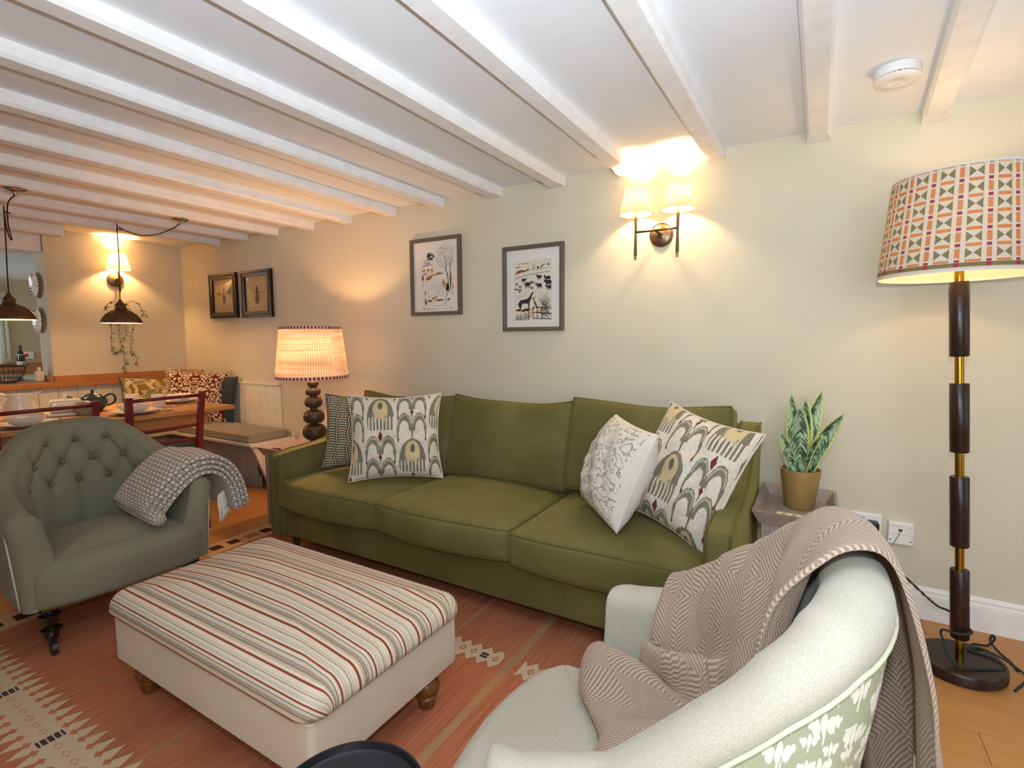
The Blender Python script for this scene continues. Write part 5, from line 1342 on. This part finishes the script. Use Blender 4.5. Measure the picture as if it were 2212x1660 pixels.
# ------------------------------------------------------------------ trailing ivy under the wall light
iv = thing('trailing_ivy', (XL+.02, -.55, 1.50), 0, 'faux ivy trailing down the end wall below the single wall light', 'hanging plant')
IVG = Mat('ivy_leaf', '4f5a30', .6); r = rnd_obj(); IVG.col(mixc(r, '46522a', '6f7440')); IVM = IVG.m; IVS = simple('ivy_stem', '4c4a2c', .7)
lathe('wall_pot', [(.001, -.05), (.028, -.05), (.036, .0), (.034, .0), (.001, -.01)], simple('cream_wall_pot', 'c9bb98', .6), iv, seg=20, loc=(.038, 0, .0))
lm = bpy.data.meshes.new('leaf'); lm.from_pydata([(0, 0, 0), (.010, .007, .003), (.024, .004, 0), (.034, 0, -.002), (.024, -.004, 0), (.010, -.007, .003)], [], [(0, 1, 2, 3, 4, 5)]); lm.materials.append(IVM)
random.seed(11); cnt = 0
STEMS = [[(.03, 0, 0), (.05, -.06, .05), (.045, -.11, .02), (.03, -.125, -.02)], [(.03, 0, 0), (.05, .07, .06), (.04, .14, .03), (.03, .175, -.04), (.03, .18, -.06)], [(.03, -.02, 0), (.04, -.08, -.10), (.02, -.085, -.25), (.02, -.09, -.36), (.02, -.05, -.40), (.02, -.02, -.36)],
         [(.03, 0, 0), (.04, -.03, -.12), (.02, -.02, -.30), (.02, .0, -.42), (.02, -.005, -.52), (.02, .008, -.56)], [(.03, .02, 0), (.04, .09, -.08), (.02, .07, -.25), (.02, .055, -.36), (.02, .09, -.43), (.02, .10, -.52)], [(.03, .0, 0), (.04, .02, -.14), (.02, .03, -.22), (.02, .0, -.30)], [(.03, .01, .0), (.05, .04, .03), (.05, .0, .04), (.05, -.05, .03)]]
for S in STEMS:
    c = catmull(S, 10); tube('stem', c, .0016, IVS, iv, seg=5)
    for i in range(2, len(c), 2):
        for q in range(1):
            o = bpy.data.objects.new('leaf', lm); COL.objects.link(o); o.parent = iv; o.location = c[i]
            o.rotation_euler = (random.uniform(-.7, .7), random.uniform(-.3, 1.0), random.choice((-1, 1))*random.uniform(.5, 1.6)); s = random.uniform(.8, 1.3); o.scale = (s, s, s); cnt += 1

# ------------------------------------------------------------------ things at the kitchen opening
def platemat():
    m = Mat('painted_plate', 'd9cdb8', .2, coat=.3); x, y, z = coords('Object'); r = sqrtx(x*x+y*y)
    n_ = T.nodes.new('ShaderNodeMath'); n_.operation = 'ARCTAN2'; T.links.new(y.k, n_.inputs[0]); T.links.new(x.k, n_.inputs[1]); a = X(n_.outputs[0])
    ring = (r > .082)*(fract(a*(22/(2*PI))) > .45); inner = (noise(combine(x, y), 45, 2) > .58)*(r < .06)
    m.col(mixc(inner*.8, mixc(ring, 'dccfb8', '8a3d24'), '6d6a5a')); return m.m
PLM = platemat()
for z, lab in ((1.665, 'upper painted wall plate with a red chequered rim'), (1.382, 'lower painted wall plate with a red chequered rim')):
    t = thing('wall_plate', (XL-.175, -1.0415, z), 0, lab, 'plate', 'plates on the opening reveal')
    o = lathe('plate', [(.001, 0), (.07, .0), (.075, .004), (.105, .022), (.106, .026), (.075, .012), (.001, .010)], PLM, t, seg=44); o.rotation_euler = (PI/2, 0, 0)
wb = thing('wire_basket', (-5.52, -1.30, .8805), 0, 'black wire fruit basket on the oak worktop', 'basket')
BR = [(.06, .003), (.075, .010), (.105, .045), (.125, .09), (.132, .135)]
for r, z in BR: tube('wire_ring', [(r*math.cos(2*PI*i/40), r*math.sin(2*PI*i/40), z) for i in range(40)], .0022 if z < .13 else .0035, BLACKM, wb, seg=5, closed=True)
for k in range(28): a = 2*PI*k/28; tube('wire_rib', [(r*math.cos(a), r*math.sin(a), z) for r, z in BR], .0014, BLACKM, wb, seg=5)
for s in (-1, 1): tube('handle', catmull([(-.04, s*.126, .135), (-.03, s*.14, .150), (.03, s*.14, .150), (.04, s*.126, .135)], 4), .003, BLACKM, wb, seg=6)
rd = thing('reed_diffuser', (-5.50, -1.092, .8805), 0, 'white reed diffuser bottle by the upstand', 'diffuser')
softbox('bottle', .026, .026, .042, .008, simple('frosted_glass', 'd6d2c8', .3), rd, lambda p, u: p+Vector((0, 0, .0425)), n=(3, 3, 4)); lathe('neck', [(.011, .082), (.013, .118), (.001, .118)], WHITEP, rd, seg=16)
for k in range(3): tube('reed', [(0, .002*k, .11), (-.012+.012*k, .01*(k-1), .235)], .0018, simple('reed_wood', 'b07a48', .8) if k == 0 else bpy.data.materials['reed_wood'], rd, seg=5)
kc = thing('kitchen_counter', (0, 0, 0), 0, 'oak topped kitchen counter along the far kitchen wall', 'counter')
box('cabinet', -8.74, -8.15, -2.6, -.01, 0, .82, PANELW, kc); box('counter_top', -8.74, -8.12, -2.6, -.005, .82, .86, OAK, kc, bev=.003); box('splash_board', -8.745, -8.72, -2.6, -.005, .86, .93, OAK, kc)
wbt = thing('wine_bottle', (-8.38, -.40, .861), 0, 'dark red wine bottle with cream labels on the kitchen counter', 'bottle')
lathe('glass', [(.001, 0), (.037, 0), (.04, .004), (.04, .17), (.034, .20), (.016, .235), (.0145, .30), (.001, .30)], simple('bottle_glass', '10120e', .1, coat=.5), wbt, seg=32)
lathe('label', [(.0404, .035), (.0404, .105)], simple('wine_label', 'd8cfb8', .7), wbt, seg=32, cap=False); lathe('neck_label', [(.0402, .165), (.0365, .19)], bpy.data.materials['wine_label'], wbt, seg=32, cap=False); lathe('capsule', [(.0165, .245), (.0155, .302), (.001, .303)], simple('wine_capsule', '7a1f28', .4), wbt, seg=24)
cb = thing('bread_board', (-8.30, -.43, .861), 0, 'low wooden board with a steel knife beside the wine bottle', 'board'); box('board', -.13, .13, -.2, .2, -.0, .001+.012, OAK, cb, bev=.002) if False else box('board', .16, .17, -.28, .12, .0, .07, OAK, cb, bev=.002)
tag(box('steel_tray', -5.95, -5.75, -1.28, -1.12, .8805, .905, STEEL, None, bev=.006), 'shiny steel tray on the worktop behind the diffuser', 'tray')
sk = thing('cooker_switch', (-8.749, -.245, 1.03), PI/2, 'white cooker switch with a red rocker on the kitchen wall', 'switch'); box('plate', -.075, .075, -.012, .0, -.045, .045, WHITEP, sk, bev=.003); box('rocker', -.015, .015, -.018, -.011, -.022, .018, simple('red_rocker', 'c0402c', .4), sk, bev=.002); box('neon', -.01, .01, -.0145, -.011, .025, .036, Mat('red_neon', 'ff4020', .4).emit('ff3010', 2).m, sk)

# ------------------------------------------------------------------ little black drinks table in the foreground
dk = thing('drinks_table', (-.63, -2.20, .0085), 0, 'small round black metal drinks table with a raised rim', 'side table')
BLT = simple('black_lacquer', '1b1a1e', .32)
lathe('top', [(.001, .430), (.120, .430), (.127, .434), (.130, .446), (.129, .4565), (.125, .4565), (.122, .444), (.115, .440), (.001, .440)], BLT, dk, seg=64)
lathe('stem', [(.012, .015), (.012, .430)], BLT, dk, seg=20); lathe('foot', [(.001, 0), (.12, 0), (.122, .006), (.03, .014), (.012, .02)], BLT, dk, seg=40)
